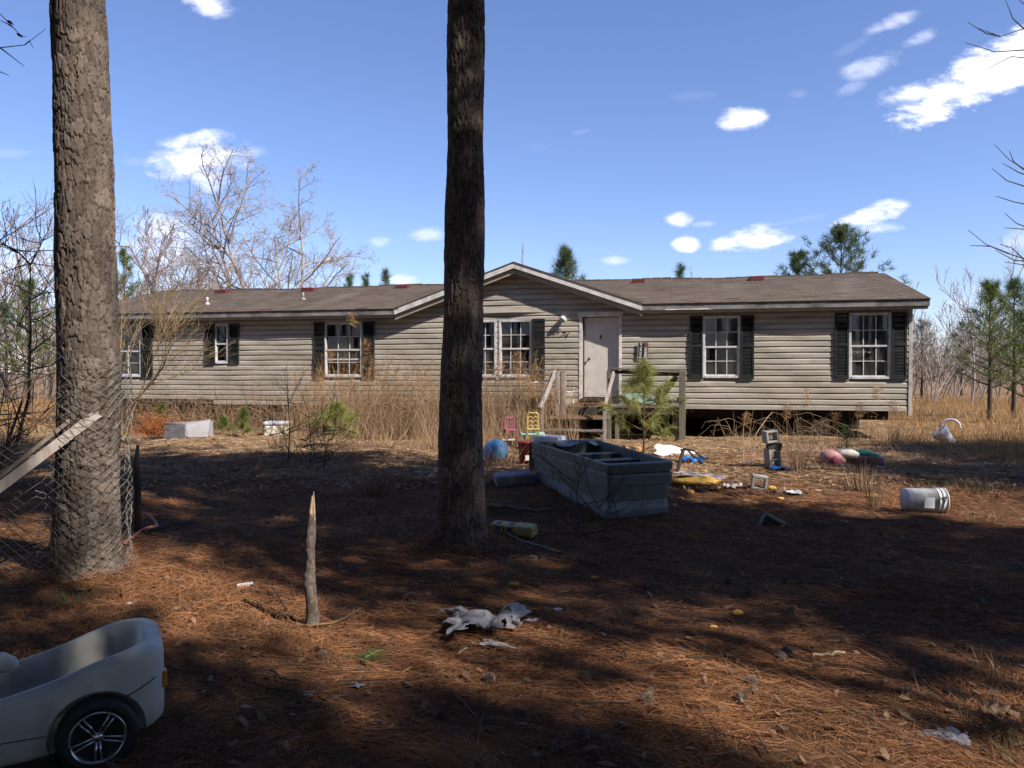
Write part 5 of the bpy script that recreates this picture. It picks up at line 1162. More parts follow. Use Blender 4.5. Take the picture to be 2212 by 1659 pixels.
# ------------------------------------------------------------------ green pine seedlings
def seedling(name, label, xd, yb, yt, half, seed, m=M_needley, nb=14, tuf=7, nl=.2, wid=.0055, ypx=None, tr=.018, z0f=.12, Yf=None, prof_=False, npt=34):
    b = GP(xd, yb); 
    if Yf: q = A(xd, yb, Yf); b = (q[0], Yf, 0)
    H = A(xd, yt, b[1])[2]-b[2]; Rr = half/F_PX*b[1]
    t = thing(name, label, 'pine seedling', b); rng = np.random.RandomState(seed); br = []; PP, DD = [], []
    for i in range(nb):
        tt_ = (i+.5)/nb; z = H*(z0f+(.92-z0f)*tt_); a = i*2.4; L = Rr*(float(np.interp(tt_, [0, .3, .55, .75, 1], [.9, 1, .62, .22, .12])) if prof_ else max(.10, (1-tt_)**1.15))*(.7+.45*rng.rand()); d = np.array([math.cos(a), math.sin(a), .35+.5*tt_]); d /= np.linalg.norm(d); k = np.linspace(0, 1, 4)[:, None]
        pts = np.array([0, 0, z])+d*L*k+[0, 0, L*.2]*k*k; br.append((pts, np.linspace(.006, .003, 4)))
        for j in range(tuf): s = (.5+.5*rng.rand()) if prof_ else .3+.7*rng.rand(); PP.append(pts[0]+(pts[-1]-pts[0])*s); DD.append(d+[0, 0, .2])
    for j in range(tuf*3): PP.append([0, 0, H*(.80+.18*rng.rand())]); DD.append([0, 0, 1.6])
    PP, DD = np.array(PP), np.array(DD); n = npt; P2 = np.repeat(PP, n, 0)+rng.normal(size=(len(PP)*n, 3))*.02; D2 = np.repeat(DD/np.linalg.norm(DD, axis=1, keepdims=True), n, 0)*.6+rng.normal(size=(len(P2), 3))*.6
    v, f = blades(P2, D2, nl*(.6+.5*rng.rand(len(P2))), wid, droop=.35, seg=2, rng=rng)
    v2, f2 = tubes([(np.array([[0, 0, -.05], [.01, 0, H*.5], [0, 0, H*.95]]), np.array([tr, tr*.7, .005]))], 8)
    mk('trunk', v2, f2, mat('young_pine_stem', (.26,.15,.08), .8) if 'young_pine_stem' not in MATS else MATS['young_pine_stem'], t, True); v3, f3 = tubes(br, 4); mk('branch', v3, f3, MATS['young_pine_stem'], t)['kind'] = 'stuff'
    mk('needles', v, f, m, t)['kind'] = 'stuff'; return t
seedling('pine_seedling', 'tall bright green pine sapling growing beside the right stair rail', 1390, 990, 782, 92, 1, nb=24, tuf=7, nl=.30, wid=.0055, z0f=.14, prof_=True, npt=26, m=mat('light_young_needle', (.33,.33,.09), .5, (.20,.22,.055), 4, island=.35, trans=.3))  # lighter yellow green as the seedling's own colour
seedling('pine_seedling', 'green bushy pine seedling in the dead grass left of the dark pine', 726, 965, 872, 58, 2, m=MATS['light_young_needle'], nb=20, npt=24, prof_=True, tuf=7, nl=.26, z0f=.1)
seedling('pine_seedling', 'small yellow green seedling under the siding behind the rusty branch', 350, 905, 872, 18, 3, nb=7, tuf=5, Yf=20.5)
seedling('pine_seedling', 'small seedling right of the broken metal box', 482, 938, 903, 20, 4, nb=7, tuf=5)
seedling('pine_seedling', 'tiny seedling between the metal box and the white chest', 526, 915, 885, 16, 5, nb=6, tuf=5, Yf=18.6)
seedling('pine_seedling', 'yellowish seedling hidden in grass left of the bushy one', 662, 925, 888, 20, 6, nb=6, tuf=5)
seedling('pine_seedling', 'small green seedling behind the pink toy car', 1828, 1000, 925, 16, 7, nb=6, tuf=2, m=M_needle, npt=16)
# rusty dead pine branch
r_ = np.random.RandomState(44); b = GP(342, 946); n = 3800; P_ = np.stack([r_.normal(size=n)*.26, r_.normal(size=n)*.15, .1+abs(r_.normal(size=n))*.2], 1); D = r_.normal(size=(n, 3))+[.2, 0, .5]
v, f = blades(P_, D, .13, .008, droop=.5, seg=2, rng=r_); o = mk('dead_pine_branch', v, f, mat('rusty_needles', (.36,.12,.035), .8, island=.4)); o.location = b; tag(o, 'rust orange dead pine branch lying left of the broken metal box', 'branch')
# fresh green needle sprig on the straw
r_ = np.random.RandomState(45); b = GP(788, 1436); n = 90; P_ = r_.normal(size=(n, 3))*.012+[0, 0, .03]; a = r_.normal(size=n)*.75+1.1; D = np.stack([np.cos(a), np.sin(a), .12+.12*r_.rand(n)], 1)
t = thing('pine_sprig', 'fresh green pine sprig lying on the straw in the foreground', 'pine sprig', b); v, f = blades(P_, D, .16, .0035, seg=2, droop=.1, rng=r_); mk('needles', v, f, M_needle, t)['kind'] = 'stuff'
v, f = tubes([(np.array([[0, 0, .02], [.03, -.06, .015], [.07, -.14, .012]]), np.array([.004, .005, .006]))], 6); mk('stem', v, f, M_sap, t)

# ------------------------------------------------------------------ broken stake
b = GP(672, 1352); t = thing('broken_stake', 'broken upright wooden stake with a splintered tip standing in the straw', 'stake', b)
H = .83; r_ = np.random.RandomState(5); zz = np.linspace(-.05, H*.86, 60); na = 28; th = np.linspace(0, 2*PI, na, endpoint=False); TH, Z = np.meshgrid(th, zz)
rad = np.interp(zz, [-.05, .05, .3, .6, .72], [.046, .040, .036, .029, .024])[:, None]; bark = np.clip(worley(TH/(2*PI)*7+fbm(np.cos(TH)*2, np.sin(TH)*2, Z*9, 2)*2, Z/.07, 7)[0]/.3, 0, 1)
rad = rad+.004*bark-.003+.004*np.sin(Z*23+TH*2)*.5; cx_ = np.interp(zz, [-.05, .1, .3, .5, .72], [.012, .008, -.010, -.004, .008])[:, None]
X = cx_+rad*np.cos(TH); Y = rad*np.sin(TH); V_ = np.stack([X.ravel(), Y.ravel(), Z.ravel()], 1); i = np.arange(na); j = np.arange(59)[:, None]*na; F_ = np.stack([j+i, j+(i+1) % na, j+na+(i+1) % na, j+na+i], -1).reshape(-1, 4)
o = mk('stake', V_, F_, M_bark, t, True); at_ = o.data.attributes.new('plate', 'FLOAT', 'POINT'); at_.data.foreach_set('value', (.3+.7*bark).ravel().astype(np.float32)*.9)
mb = MB(); z0 = H*.84; 
for (dx, dy, h, w) in ((.0, 0, .13, .018), (.012, .005, .155, .011), (-.012, .002, .05, .012), (-.004, -.01, .075, .014), (.016, -.008, .09, .009)):
    mb.tube([(.008+dx, dy, z0-.02), (.008+dx*.9, dy, z0+h*.5), (.011+dx*.6, dy, z0+h)], [w, w*.7, w*.22], 6)
mb.build('splintered_tip', mat('fresh_broken_wood', (.42,.30,.20), .85, (.28,.19,.12), 30), t)
def stick(name, label, pts, r0, r1, m=M_twig, n=6, cat_='stick'):
    P_ = np.array(pts, float); tt = np.linspace(0, len(P_)-1, 14); P2 = np.stack([np.interp(tt, range(len(P_)), P_[:, k]) for k in range(3)], 1); P2[1:-1] += rs.normal(size=(12, 3))*r0*.35; v, f = tubes([(P2, np.linspace(r0, r1, 14))], n); return tag(mk(name, v, f, m, None, True), label, cat_)
def lift(p, h): return (p[0], p[1], p[2]+h)
M_stk = mat('yellow_brown_stick', (.20,.13,.06), .8)
stick('fallen_stick', 'long thin curved stick lying at the foot of the broken stake', [lift(GP(640, 1352), .01), lift(GP(672, 1358), .02), lift(GP(725, 1352), .02), lift(GP(780, 1322), .03)], .009, .005, M_stk)
stick('fallen_stick', 'dark thin twig leaning left of the broken stake', [lift(GP(632, 1336), .01), lift(GP(600, 1300), .04), lift(GP(572, 1270), .09)], .008, .003)
stick('fallen_stick', 'pale thin twig lying across the stake shadow', [lift(GP(545, 1300), .02), lift(GP(590, 1325), .03), lift(GP(625, 1333), .02)], .005, .003, M_stk)
stick('fallen_branch', 'long pale barked branch lying behind the yellow plastic box', [lift(GP(1040, 1098), .03), lift(GP(1090, 1106), .04), lift(GP(1135, 1106), .03), lift(GP(1190, 1108), .04)], .030, .014, mat('grey_branch_bark', (.22,.17,.13), .85, (.10,.08,.06), 18), 8, 'branch')
stick('fallen_branch', 'dark limb lying behind the salmon hose', [lift(GP(300, 1158), .02), lift(GP(370, 1142), .04), lift(GP(440, 1124), .03)], .016, .006, M_twig, 6, 'branch')
stick('fallen_stick', 'thin yellowish twig on the straw right of the wire wrapped pine', [lift(GP(300, 1234), .015), lift(GP(370, 1229), .03), lift(GP(430, 1243), .015)], .007, .003, M_stk)
stick('fallen_stick', 'long dark forked stick in the lower centre foreground', [lift(GP(1020, 1660), .01), lift(GP(1035, 1600), .03), lift(GP(1048, 1545), .03), lift(GP(1050, 1490), .05)], .008, .003)
stick('fallen_stick', 'thin tan twig crossing toward the lower centre stick', [lift(GP(960, 1490), .02), lift(GP(1005, 1535), .03), lift(GP(1040, 1572), .02)], .0045, .003, M_stk)
stick('fallen_stick', 'short dark stick in the shade of the left foreground', [lift(GP(585, 1455), .02), lift(GP(615, 1478), .025), lift(GP(650, 1478), .02)], .008, .004)
stick('fallen_stick', 'thin dark twig right of centre among the cones', [lift(GP(1960, 1450), .02), lift(GP(1990, 1485), .04), lift(GP(2050, 1530), .02)], .006, .003)
stick('fallen_stick', 'short pale stick beside the pair of cones', [lift(GP(1755, 1420), .015), lift(GP(1825, 1416), .02)], .010, .007, mat('pale_stick', (.40,.31,.22), .8))
stick('fallen_stick', 'short pale twig right of the torn grey sheet', [lift(GP(988, 1418), .015), lift(GP(1008, 1405), .02)], .007, .005, MATS['pale_stick'])
stick('fallen_stick', 'long straight cane leaning out of the tall grass left of the dark pine', [lift(GP(820, 990), .0), A(880, 930, 15.2), A(925, 845, 15.6)], .010, .004, M_tan)
stick('fallen_stick', 'pale crooked cane rising before the dark crawl space', [GP(1628, 975), A(1632, 940, 15.5), A(1655, 905, 15.8), A(1668, 890, 15.9)], .012, .006, M_tan)
stick('fallen_stick', 'upright forked dry stalk left of the cinder block stack', [GP(1606, 995), A(1606, 930, 13.8), A(1608, 905, 13.8), A(1611, 888, 13.8)], .008, .004, M_tan)

# ------------------------------------------------------------------ pine cones
cv, cf = [], []
for ring in range(9):
    z = -.03+.0075*ring; r = .026*math.sin(PI*(ring+1.2)/10.5)**.8+.004
    for k in range(11):
        a = 2*PI*(k+.5*(ring % 2))/11; c, s = math.cos(a), math.sin(a); kk = len(cv); w = .0075; tx, ty = -s, c
        ro = r+.010; zo = z+.006
        cv += [(c*r*.4, s*r*.4, z), (c*r+tx*w, s*r+ty*w, z+.001), (c*ro, s*ro, zo+.003), (c*r-tx*w, s*r-ty*w, z+.001), (c*(ro-.001), s*(ro-.001), zo-.004)]
        cf += [[kk, kk+3, kk+2, kk+1], [kk+1, kk+2, kk+4], [kk+2, kk+3, kk+4], [kk, kk+1, kk+4, kk+3]]
M_cone = mat('grey_brown_cone', (.24,.19,.155), .8, (.12,.085,.06), 40, island=.3); M_cone2 = mat('brown_cone', (.16,.075,.03), .8, (.09,.05,.03), 40, island=.3)
cone_me = None
for i, (xd, yd, s, lab, mm) in enumerate([(1614, 1287, 1.25, 'large pine cone lying in the sunlit strip right of centre', 0), (1572, 1262, 1.0, 'orange brown cone standing behind the large sunlit one', 1), (1870, 1387, 1.2, 'dark opened cone at the right on the middle sunlit strip', 0),
    (1826, 1391, .9, 'cone just left of the dark opened one', 0), (1702, 1416, 1.15, 'upper cone of the touching pair', 0), (1688, 1427, 1.1, 'lower cone of the touching pair', 0), (1623, 1479, 1.0, 'topmost cone of three in the lower sunlit patch', 0),
    (1628, 1498, .9, 'middle cone of three in the lower sunlit patch', 0), (1603, 1515, 1.2, 'lowest cone of three in the lower sunlit patch', 0), (1397, 1518, 1.15, 'cone lying alone left of the trio', 0), (1261, 1597, 1.1, 'cone in the shade near the bottom centre', 0),
    (1203, 1623, 1.2, 'cone nearest the bottom edge at centre', 0), (1765, 1449, 1.1, 'dark cone in shade right of the touching pair', 1), (1429, 1239, 1.0, 'small cone on the upper sunlit strip', 0), (1055, 1474, 1.2, 'cone below the torn grey sheet', 0),
    (1150, 1212, 1.2, 'cone below the yellow plastic box', 0), (698, 1420, 1.0, 'cone left of the green pine sprig', 0), (1675, 1065, 1.0, 'cone in the sunlit gap beyond the small cinder block', 0), (1760, 1138, 1.2, 'cone on the sunlit strip in front of the cinder block stack', 0),
    (1712, 1320, 1.0, 'cone on the middle strip above the touching pair', 0), (957, 1557, 1.0, 'short curled cone near the bottom centre left', 1)]):
    p = GP(xd, yd)
    if cone_me is None:
        o = mk('pine_cone', cv, cf, M_cone, None); cone_me = o.data; cm2 = cone_me.copy(); cm2.materials.clear(); cm2.materials.append(M_cone2)
    else: o = bpy.data.objects.new('pine_cone', cm2 if mm else cone_me); COL.objects.link(o)
    o.location = (p[0], p[1], p[2]+.03*s); s *= .66; o.location.z = p[2]+.028*s; o.scale = (s, s, s*1.15); o.rotation_euler = (R(70+30*rh.random()), R(rh.uniform(-20, 20)), rh.random()*6.3); tag(o, lab, 'pine cone', 'pine cones on the straw')
# litter
M_grayp = mat('weathered_grey_sheet', (.24,.235,.255), .6, (.15,.145,.165), 9, bump=.003, dirt=(.12,.1,.09), dirt_scale=9)
p = GP(1050, 1362); crumple('torn_grey_sheet', 'large torn crumpled grey plastic sheet on the straw in the foreground', 'litter', (p[0], p[1], p[2]+.01), (.56, .46, .13), M_grayp, 31, 44, (0, 0, R(-12)), .36, .9, 1.2)
p = GP(1072, 1400); crumple('torn_grey_strip', 'narrow torn tail of grey plastic below the large torn sheet', 'litter', (p[0], p[1], p[2]+.01), (.26, .08, .04), M_grayp, 33, 16, (0, 0, R(-32)), .1, .8)
p = GP(530, 1270); t = thing('white_carton', 'small white crushed carton in the sunlit straw left of the stake', 'carton', (p[0], p[1], p[2]+.005), (0, R(-5), R(12))); mb = MB(); mb.box(-.055, .055, -.02, .02, .0, .028); mb.build('carton_body', M_trimw, t, bevel=.003); mb = MB(); mb.box(.035, .057, -.021, -.0205, .002, .018); mb.build('dark_print', M_num, t)
for (xd, yd, sz, m_, lab, sd) in ((1206, 1320, .06, M_cloth, 'small white torn scrap right of the torn grey sheet', 51), (665, 1504, .06, M_grayp, 'crumpled grey leaf like scrap in the left foreground', 52), (774, 1487, .06, M_grayp, 'crumpled whitish scrap below the green sprig', 53),
    (282, 1310, .05, M_cloth, 'white scrap on straw right of the chain link bottom', 54), (1714, 1067, .26, M_cloth, 'crumpled clear and blue plastic litter right of the small cinder block', 55), (1150, 1345, .07, M_cloth, 'small white scrap touching the torn grey sheet', 56),
    (488, 1385, .09, M_woodd, 'dark flat piece of bark in the left foreground', 57), (1900, 1012, .16, M_cloth, 'pale scrap in the dead grass beside the toy car', 58), (2050, 1598, .16, M_grayp, 'bluish grey plastic scrap in the bottom right corner', 59),
    (2150, 1545, .14, M_leaf, 'large curled brown leaf at the lower right', 60), (1000, 1025, .14, M_cloth, 'pale scrap hidden behind the dark pine', 61), (852, 1020, .12, M_cloth, 'small white scrap at the shade edge left of the dark pine', 62),
    (905, 1022, .14, M_block, 'grey scrap at the foot of the tall grass', 63), (930, 1028, .22, M_grayp, 'grey crumpled plastic just left of the dark pine', 64), (1190, 1028, .2, M_block, 'broken grey slab beside the lavender cushion', 65)):
    p = GP(xd, yd); crumple('scrap', lab, 'litter', (p[0], p[1], p[2]+.01), (sz, sz*.8, sz*.35), m_, sd, 9, (0, 0, sd), .05, .6)
M_foam = mat('yellow_foam', (.62,.38,.09), .9, (.45,.25,.05), 14, bump=.01, bscale=40)
fm = []
def lump(name, label, category, loc, size, m, seed, sub=3, rough=.35, rot=(0, 0, 0), parent=None):
    import bmesh
    bm2 = bmesh.new(); bmesh.ops.create_icosphere(bm2, subdivisions=sub, radius=1); r3 = seed*3.1
    for v in bm2.verts:
        n_ = float(fbm(np.array([v.co.x*1.4+r3]), v.co.y*1.4, v.co.z*1.4, 4, seed)[0]); v.co *= 1+rough*(n_-.45)*2; v.co.x *= size[0]; v.co.y *= size[1]; v.co.z *= size[2]
    me = bpy.data.meshes.new(name); bm2.to_mesh(me); bm2.free(); me.materials.append(m); o = bpy.data.objects.new(name, me); COL.objects.link(o); o.location = loc; o.rotation_euler = rot; o.parent = parent
    return tag(o, label, category) if label else o
for i, (xd, yd, s, lab) in enumerate([(1470, 1078, .035, 'yellow foam crumb nearest the boat'), (1490, 1068, .05, 'yellow foam chunk just below the foam cushion'), (1458, 1092, .03, 'low foam crumb beside the boat corner'), (1522, 1087, .025, 'foam crumb in the shade below the foam cushion'),
    (1668, 1058, .05, 'yellow foam chunk beside the small cinder block'), (1686, 1083, .035, 'bright foam crumb below the small cinder block'), (1285, 1252, .03, 'yellow foam crumb below the boat shade'), (1593, 1328, .03, 'yellow foam crumb between two sunlit strips'),
    (1541, 1359, .02, 'tiny yellow crumb on the shaded straw'), (1110, 1268, .035, 'yellow crumb above the torn grey sheet'), (1885, 1078, .06, 'dull yellow foam chunk left of the white bucket')]):
    p = GP(xd, yd); lump('foam_crumb', lab, 'foam crumb', (p[0], p[1], p[2]+s*.5), (s*1.2, s, s*.6), M_foam, 70+i, 2)['group'] = 'yellow foam crumbs'

# ------------------------------------------------------------------ boat
M_boat = mat('grey_boat_plastic', (.125,.135,.13), .5, (.085,.095,.09), 2.2, bump=.001, bscale=30, dirt=(.10,.11,.07), dirt_scale=1.8, dirt_amt=.7)
M_boatl = mat('pale_boat_hull', (.20,.22,.235), .5, (.15,.165,.17), 3, dirt=(.09,.1,.07), dirt_scale=3, dirt_amt=.5)
bA = np.array(A(1152, 958, 10.9)); bD = np.array(A(1314, 1012, 8.25)); bC = np.array(A(1450, 1017, 8.55)); bB = np.array(A(1290, 946, 11.25))
zr = .60
boat = thing('small_boat', 'small square grey plastic boat with cross benches sitting in front of the steps', 'boat', (bD[0], bD[1], 0))
corners = [bA, bD, bC, bB]; c2 = [np.array([p[0], p[1]]) for p in corners]; ctr = sum(c2)/4; O2 = np.array([bD[0], bD[1]])
def outline(sc_, n=14, grow_=0.0):
    """rounded quadrilateral, counted round from corner A"""
    pts = []
    q = [ctr+(p-ctr)*sc_ for p in c2]
    for k in range(4):
        p0, p1, p2 = q[k-1], q[k], q[(k+1) % 4]; d0 = (p0-p1)/np.linalg.norm(p0-p1); d2 = (p2-p1)/np.linalg.norm(p2-p1); rr_ = .06
        a, b = p1+d0*rr_, p1+d2*rr_
        for t in np.linspace(0, 1, 4): pts.append((1-t)**2*a+2*t*(1-t)*p1+t*t*b)
        e = q[(k+1) % 4]+(p1-q[(k+1) % 4])/np.linalg.norm(p1-q[(k+1) % 4])*rr_
        for t in np.linspace(0, 1, 7)[1:-1]: pts.append(b+(e-b)*t)
    return np.array(pts)-O2
def hull(levels, name, m, jit=.004, closed_bottom=True):
    rings = []
    for sc_, z in levels:
        o2 = outline(sc_); k = len(o2); zz = z if callable(z) else (lambda q, z=z: z); rings.append(np.array([[p[0], p[1], zz(p)] for p in o2]))
    V_ = np.concatenate(rings); n = len(rings[0]); F_ = []
    for j in range(len(rings)-1):
        for i in range(n): F_.append([j*n+i, j*n+(i+1) % n, (j+1)*n+(i+1) % n, (j+1)*n+i])
    if closed_bottom: F_.append(list(range((len(rings)-1)*n, len(rings)*n)))
    V_[:, :2] += (fbm(V_[:, 0]*3, V_[:, 1]*3, V_[:, 2]*5, 2)[:, None]-.5)*.02
    return mk(name, V_, F_, m, boat, False)
zl = lambda b_: (lambda q: b_+ (.0))
lv = [(.955, .02), (.96, .205), (.985, .21), (.99, .36), (.985, .375), (1.03, .38), (1.035, .47), (1.03, .495), (1.0, .505), (1.0, .515), (1.03, .52), (1.04, .60), (1.03, .612), (.965, .612), (.955, .60), (.95, .44), (.93, .18), (.90, .12)]
hull(lv, 'hull', M_boat)
hull([(.945, .0), (.975, .02), (.985, .10), (.975, .195), (.93, .20)], 'pale_bottom_band', M_boatl)
def lerp(a, b, t): return a+(b-a)*t
for t_, w_ in ((.36, .16), (.62, .18), (.87, .12)):
    pL = lerp(c2[0], c2[1], t_)-O2; pR = lerp(c2[3], c2[2], t_)-O2; cc = (pL+pR)/2; pL = cc+(pL-cc)*.93; pR = cc+(pR-cc)*.93; d = (c2[1]-c2[0]); d = d/np.linalg.norm(d)*w_/2
    mb = MB(); z1, z0 = .53, .16; q4 = [pL-d, pR-d, pR+d, pL+d]; mb.add([(*p, z0) for p in q4]+[(*p, z1) for p in q4], [[3,2,1,0],[4,5,6,7],[0,1,5,4],[1,2,6,5],[2,3,7,6],[3,0,4,7]]); mb.build('bench', M_boat, boat, bevel=.012)
# torn edge tape under the rim and a flap
tp_ = []
for i in range(60):
    t_ = i/60; p = lerp(c2[0], c2[1], t_)-O2; cc = ctr-O2; p = cc+(p-cc)*1.043; tp_.append(((p[0], p[1]), rh.random()))
mb = MB()
for i in range(59):
    (a, r1), (b_, r2) = tp_[i], tp_[i+1]
    if r1 > .35: mb.add([(a[0], a[1]-.01, .515), (b_[0], b_[1]-.01, .515), (b_[0], b_[1]-.02, .50-.02*r2), (a[0], a[1]-.02, .50-.02*r1)], [[0, 1, 2, 3]])
mb.build('torn_tape', M_grayp, boat)['kind'] = 'stuff'
pa, pb2 = lerp(c2[0], c2[3], .3)-O2, lerp(c2[0], c2[3], 1.0)-O2; pin = (ctr-O2-pa)*.16
mb = MB(); n = 10
for i in range(n):
    t0, t1 = i/n, (i+1)/n; f0, f1 = [.75+.25*math.sin(t*9)+(-.6 if .5 < t < .75 else 0) for t in (t0, t1)]
    a, b_ = lerp(pa, pb2, t0), lerp(pa, pb2, t1); mb.add([(*a, .622), (*b_, .622), (*(b_+pin*f1), .60-.05*f1), (*(a+pin*f0), .60-.05*f0)], [[0, 1, 2, 3]])
mb.build('torn_liner', M_boatl, boat)
mb = MB(); cc = (c2[1]+c2[2])/2-O2; 
# cooler box behind the boat, its shaded side put into a dark body colour
p = A(1141, 1000, 12.4); t = thing('box', 'box with shade painted dark sides and a bright white lid standing behind the far corner of the boat', 'box', (p[0], 12.0, .0), (0, 0, R(-24))); mb = MB(); mb.box(0, .46, 0, .34, .0, .50); mb.build('box_body', mat('shaded_side_purple', (.05,.045,.055), .6), t, bevel=.01); mb = MB(); mb.box(.09, .50, -.03, .36, .50, .60); mb.box(.09, .50, -.035, -.005, .40, .499); mb.build('lid', mat('bright_white_foam', (.85,.84,.88), .6), t, bevel=.008)
# cushion
p = GP(1110, 1050); t = thing('cushion', 'lavender grey foam cushion lying left of the boat', 'cushion', (p[0], p[1]+.25, p[2]), (R(2), R(-4), R(8))); mb = MB(); mb.box(-.27, .27, -.22, .22, 0, .15); mb.build('cushion_body', mat('lavender_foam', (.30,.265,.29), .85, (.2,.17,.18), 5, dirt=(.08,.06,.06), dirt_scale=6), t, bevel=.04, seg=3)
mb = MB(); mb.tube([(-.24, -.19, .145), (.24, -.19, .145), (.24, .19, .145), (-.24, .19, .145), (-.24, -.19, .145)], .006, 5); mb.build('piping', M_grayp, t)
# yellow plastic box with pole
p = GP(1112, 1158); t = thing('yellow_container', 'faded yellow plastic container with blue printing lying right of the dark pine', 'container', (p[0], p[1], p[2]+.02), (R(12), 0, R(-34)))
M_yb = mat('faded_yellow_plastic', (.50,.36,.10), .5, (.40,.30,.11), 8, dirt=(.2,.13,.06), dirt_scale=9); mb = MB(); mb.box(-.25, .03, -.055, .055, .0, .09); mb.build('container_body', M_yb, t, bevel=.01); mb = MB(); mb.box(.032, .24, -.06, .06, -.002, .10); mb.build('container_end', mat('pale_yellow_plastic', (.50,.42,.16), .5), t, bevel=.012)
mb = MB(); [mb.box(x0, x0+w, -.058, -.0555, .03, .07) for x0, w in ((-.19, .05), (-.10, .02), (-.05, .06))]; mb.box(-.2, -.14, -.03, .02, .0905, .0915); mb.box(-.05, .01, -.03, .02, .0905, .0915); mb.build('blue_print', mat('dull_blue_print', (.06,.08,.16), .6), t)
stick('thin_pole', 'thin grey pole with an orange tip lying below the yellow container', [lift(GP(1078, 1150), .03), lift(GP(1130, 1172), .02), lift(GP(1188, 1188), .02)], .012, .009, mat('grey_blue_pole', (.20,.24,.25), .5), 8, 'pole'); stick('orange_tip', 'orange dark tipped stick continuing from the grey pole', [lift(GP(1190, 1188), .02), lift(GP(1208, 1197), .02)], .014, .012, mat('orange_tip_paint', (.5,.16,.06), .5), 8, 'stick')
# blue ball
p = GP(1071, 999); t = thing('blue_ball', 'bright blue dented plastic ball behind the dark pine', 'ball', (p[0], p[1], p[2])); lump('ball', None, None, (0, 0, .2), (.225, .225, .215), mat('bright_blue_plastic', (.04,.22,.52), .5, (.07,.28,.56), 4, dirt=(.22,.26,.28), dirt_scale=5, dirt_amt=.6), 5, 4, .05, parent=t)
for i in range(3): mb = MB(); a_ = R(40*i-30); mb.tube([(math.sin(k_)*.226*math.cos(a_), math.sin(k_)*.226*math.sin(a_), .2+.216*math.cos(k_)) for k_ in np.linspace(0, 2*PI, 33)], .0035, 4, False); mb.build('seam', MATS['bright_blue_plastic'], t)
# dark red bin
p = GP(1135, 1003); t = thing('red_bin', 'dark red plastic bin standing between the blue ball and the boat', 'bin', (p[0], p[1]-.0, p[2])); mb = MB(); mb.lathe([(.10, 0), (.135, .38), (.145, .385), (.145, .40), (.125, .40), (.09, .03)], 20); mb.build('bin_body', mat('dark_red_plastic', (.20,.012,.03), .4), t, True); mb = MB(); mb.box(-.03, .05, -.126, -.122, .08, .17, Matrix.Rotation(R(10), 4, 'Z')); mb.build('white_label', M_trimw, t)
# yellow chair on a teal toy table, pink chair
def toy_chair(name, label, base, Y, m, rot, w=.26, h=.42):
    t = thing(name, label, 'toy chair', base, (0, 0, rot)); mb = MB()
    mb.box(-w/2, -w/2+.04, .0, .03, .0, h-.05); mb.box(w/2-.04, w/2, .0, .03, .0, h-.05); mb.tube([(-w/2+.02, .015, h-.06), (-w/4, .015, h-.01), (0, .015, h-.03), (w/4, .015, h-.01), (w/2-.02, .015, h-.06)], .022, 8); mb.build('backrest_frame', m, t, bevel=.008)
    for k in range(3):
        mb = MB(); z_ = .12+k*.09; mb.tube([(-w/2+.03, .015, z_), (-.05, .012, z_+.03), (0, .012, z_-.01), (.05, .012, z_+.03), (w/2-.03, .015, z_)], .013, 6); mb.build('back_slat', m, t)
    mb = MB(); mb.box(-w/2-.01, w/2+.01, -.24, .0, .06, .09); mb.build('seat', m, t, bevel=.01)
    for (a, b_) in ((-w/2, -.23), (w/2-.03, -.23)): mb = MB(); mb.box(a, a+.03, b_, b_+.03, -.12, .06); mb.build('leg', m, t)
    return t
M_yt = mat('bright_yellow_plastic', (.50,.36,.09), .55, (.36,.26,.08), 12, dirt=(.2,.15,.08), dirt_scale=9, dirt_amt=.6); M_pk = mat('magenta_plastic', (.34,.06,.13), .55, (.24,.05,.1), 12, dirt=(.16,.09,.07), dirt_scale=9, dirt_amt=.6); M_tl = mat('pale_teal_plastic', (.22,.48,.40), .5, (.3,.5,.42), 6)
Yc = 16.0; q = A(1151, 934, Yc); t = thing('toy_table', 'low pale teal plastic toy table under the yellow chair', 'toy table', (q[0], Yc, 0)); mb = MB(); mb.box(-.24, .24, -.2, .2, q[2]-.045, q[2]-.005); mb.build('table_top', M_tl, t, bevel=.012)
for a, b_ in ((-.2, -.16), (.17, -.16), (-.2, .13), (.17, .13)): mb = MB(); mb.box(a, a+.035, b_, b_+.035, 0, q[2]-.046); mb.build('leg', M_tl, t)
toy_chair('toy_chair', 'bright yellow ornate toy chair left of the steps', (q[0], Yc+.02, q[2]), Yc, M_yt, 0, .26, .42)
q = A(1101, 930, 16.3); toy_chair('toy_chair', 'magenta pink toy chair in the dry grass left of the yellow one', (q[0], 16.3, q[2]-.05), Yc, M_pk, R(15), .24, .34); t = thing('toy_bin', 'dark toy bin with a pale rim beneath the pink toy chair', 'toy bin', (q[0], 16.2, 0)); mb = MB(); mb.box(-.14, .14, -.12, .12, 0, q[2]-.19); mb.build('bin_body', M_shut, t, bevel=.01); mb = MB(); mb.box(-.15, .15, -.13, .13, q[2]-.189, q[2]-.172); mb.build('rim', M_trimw, t)
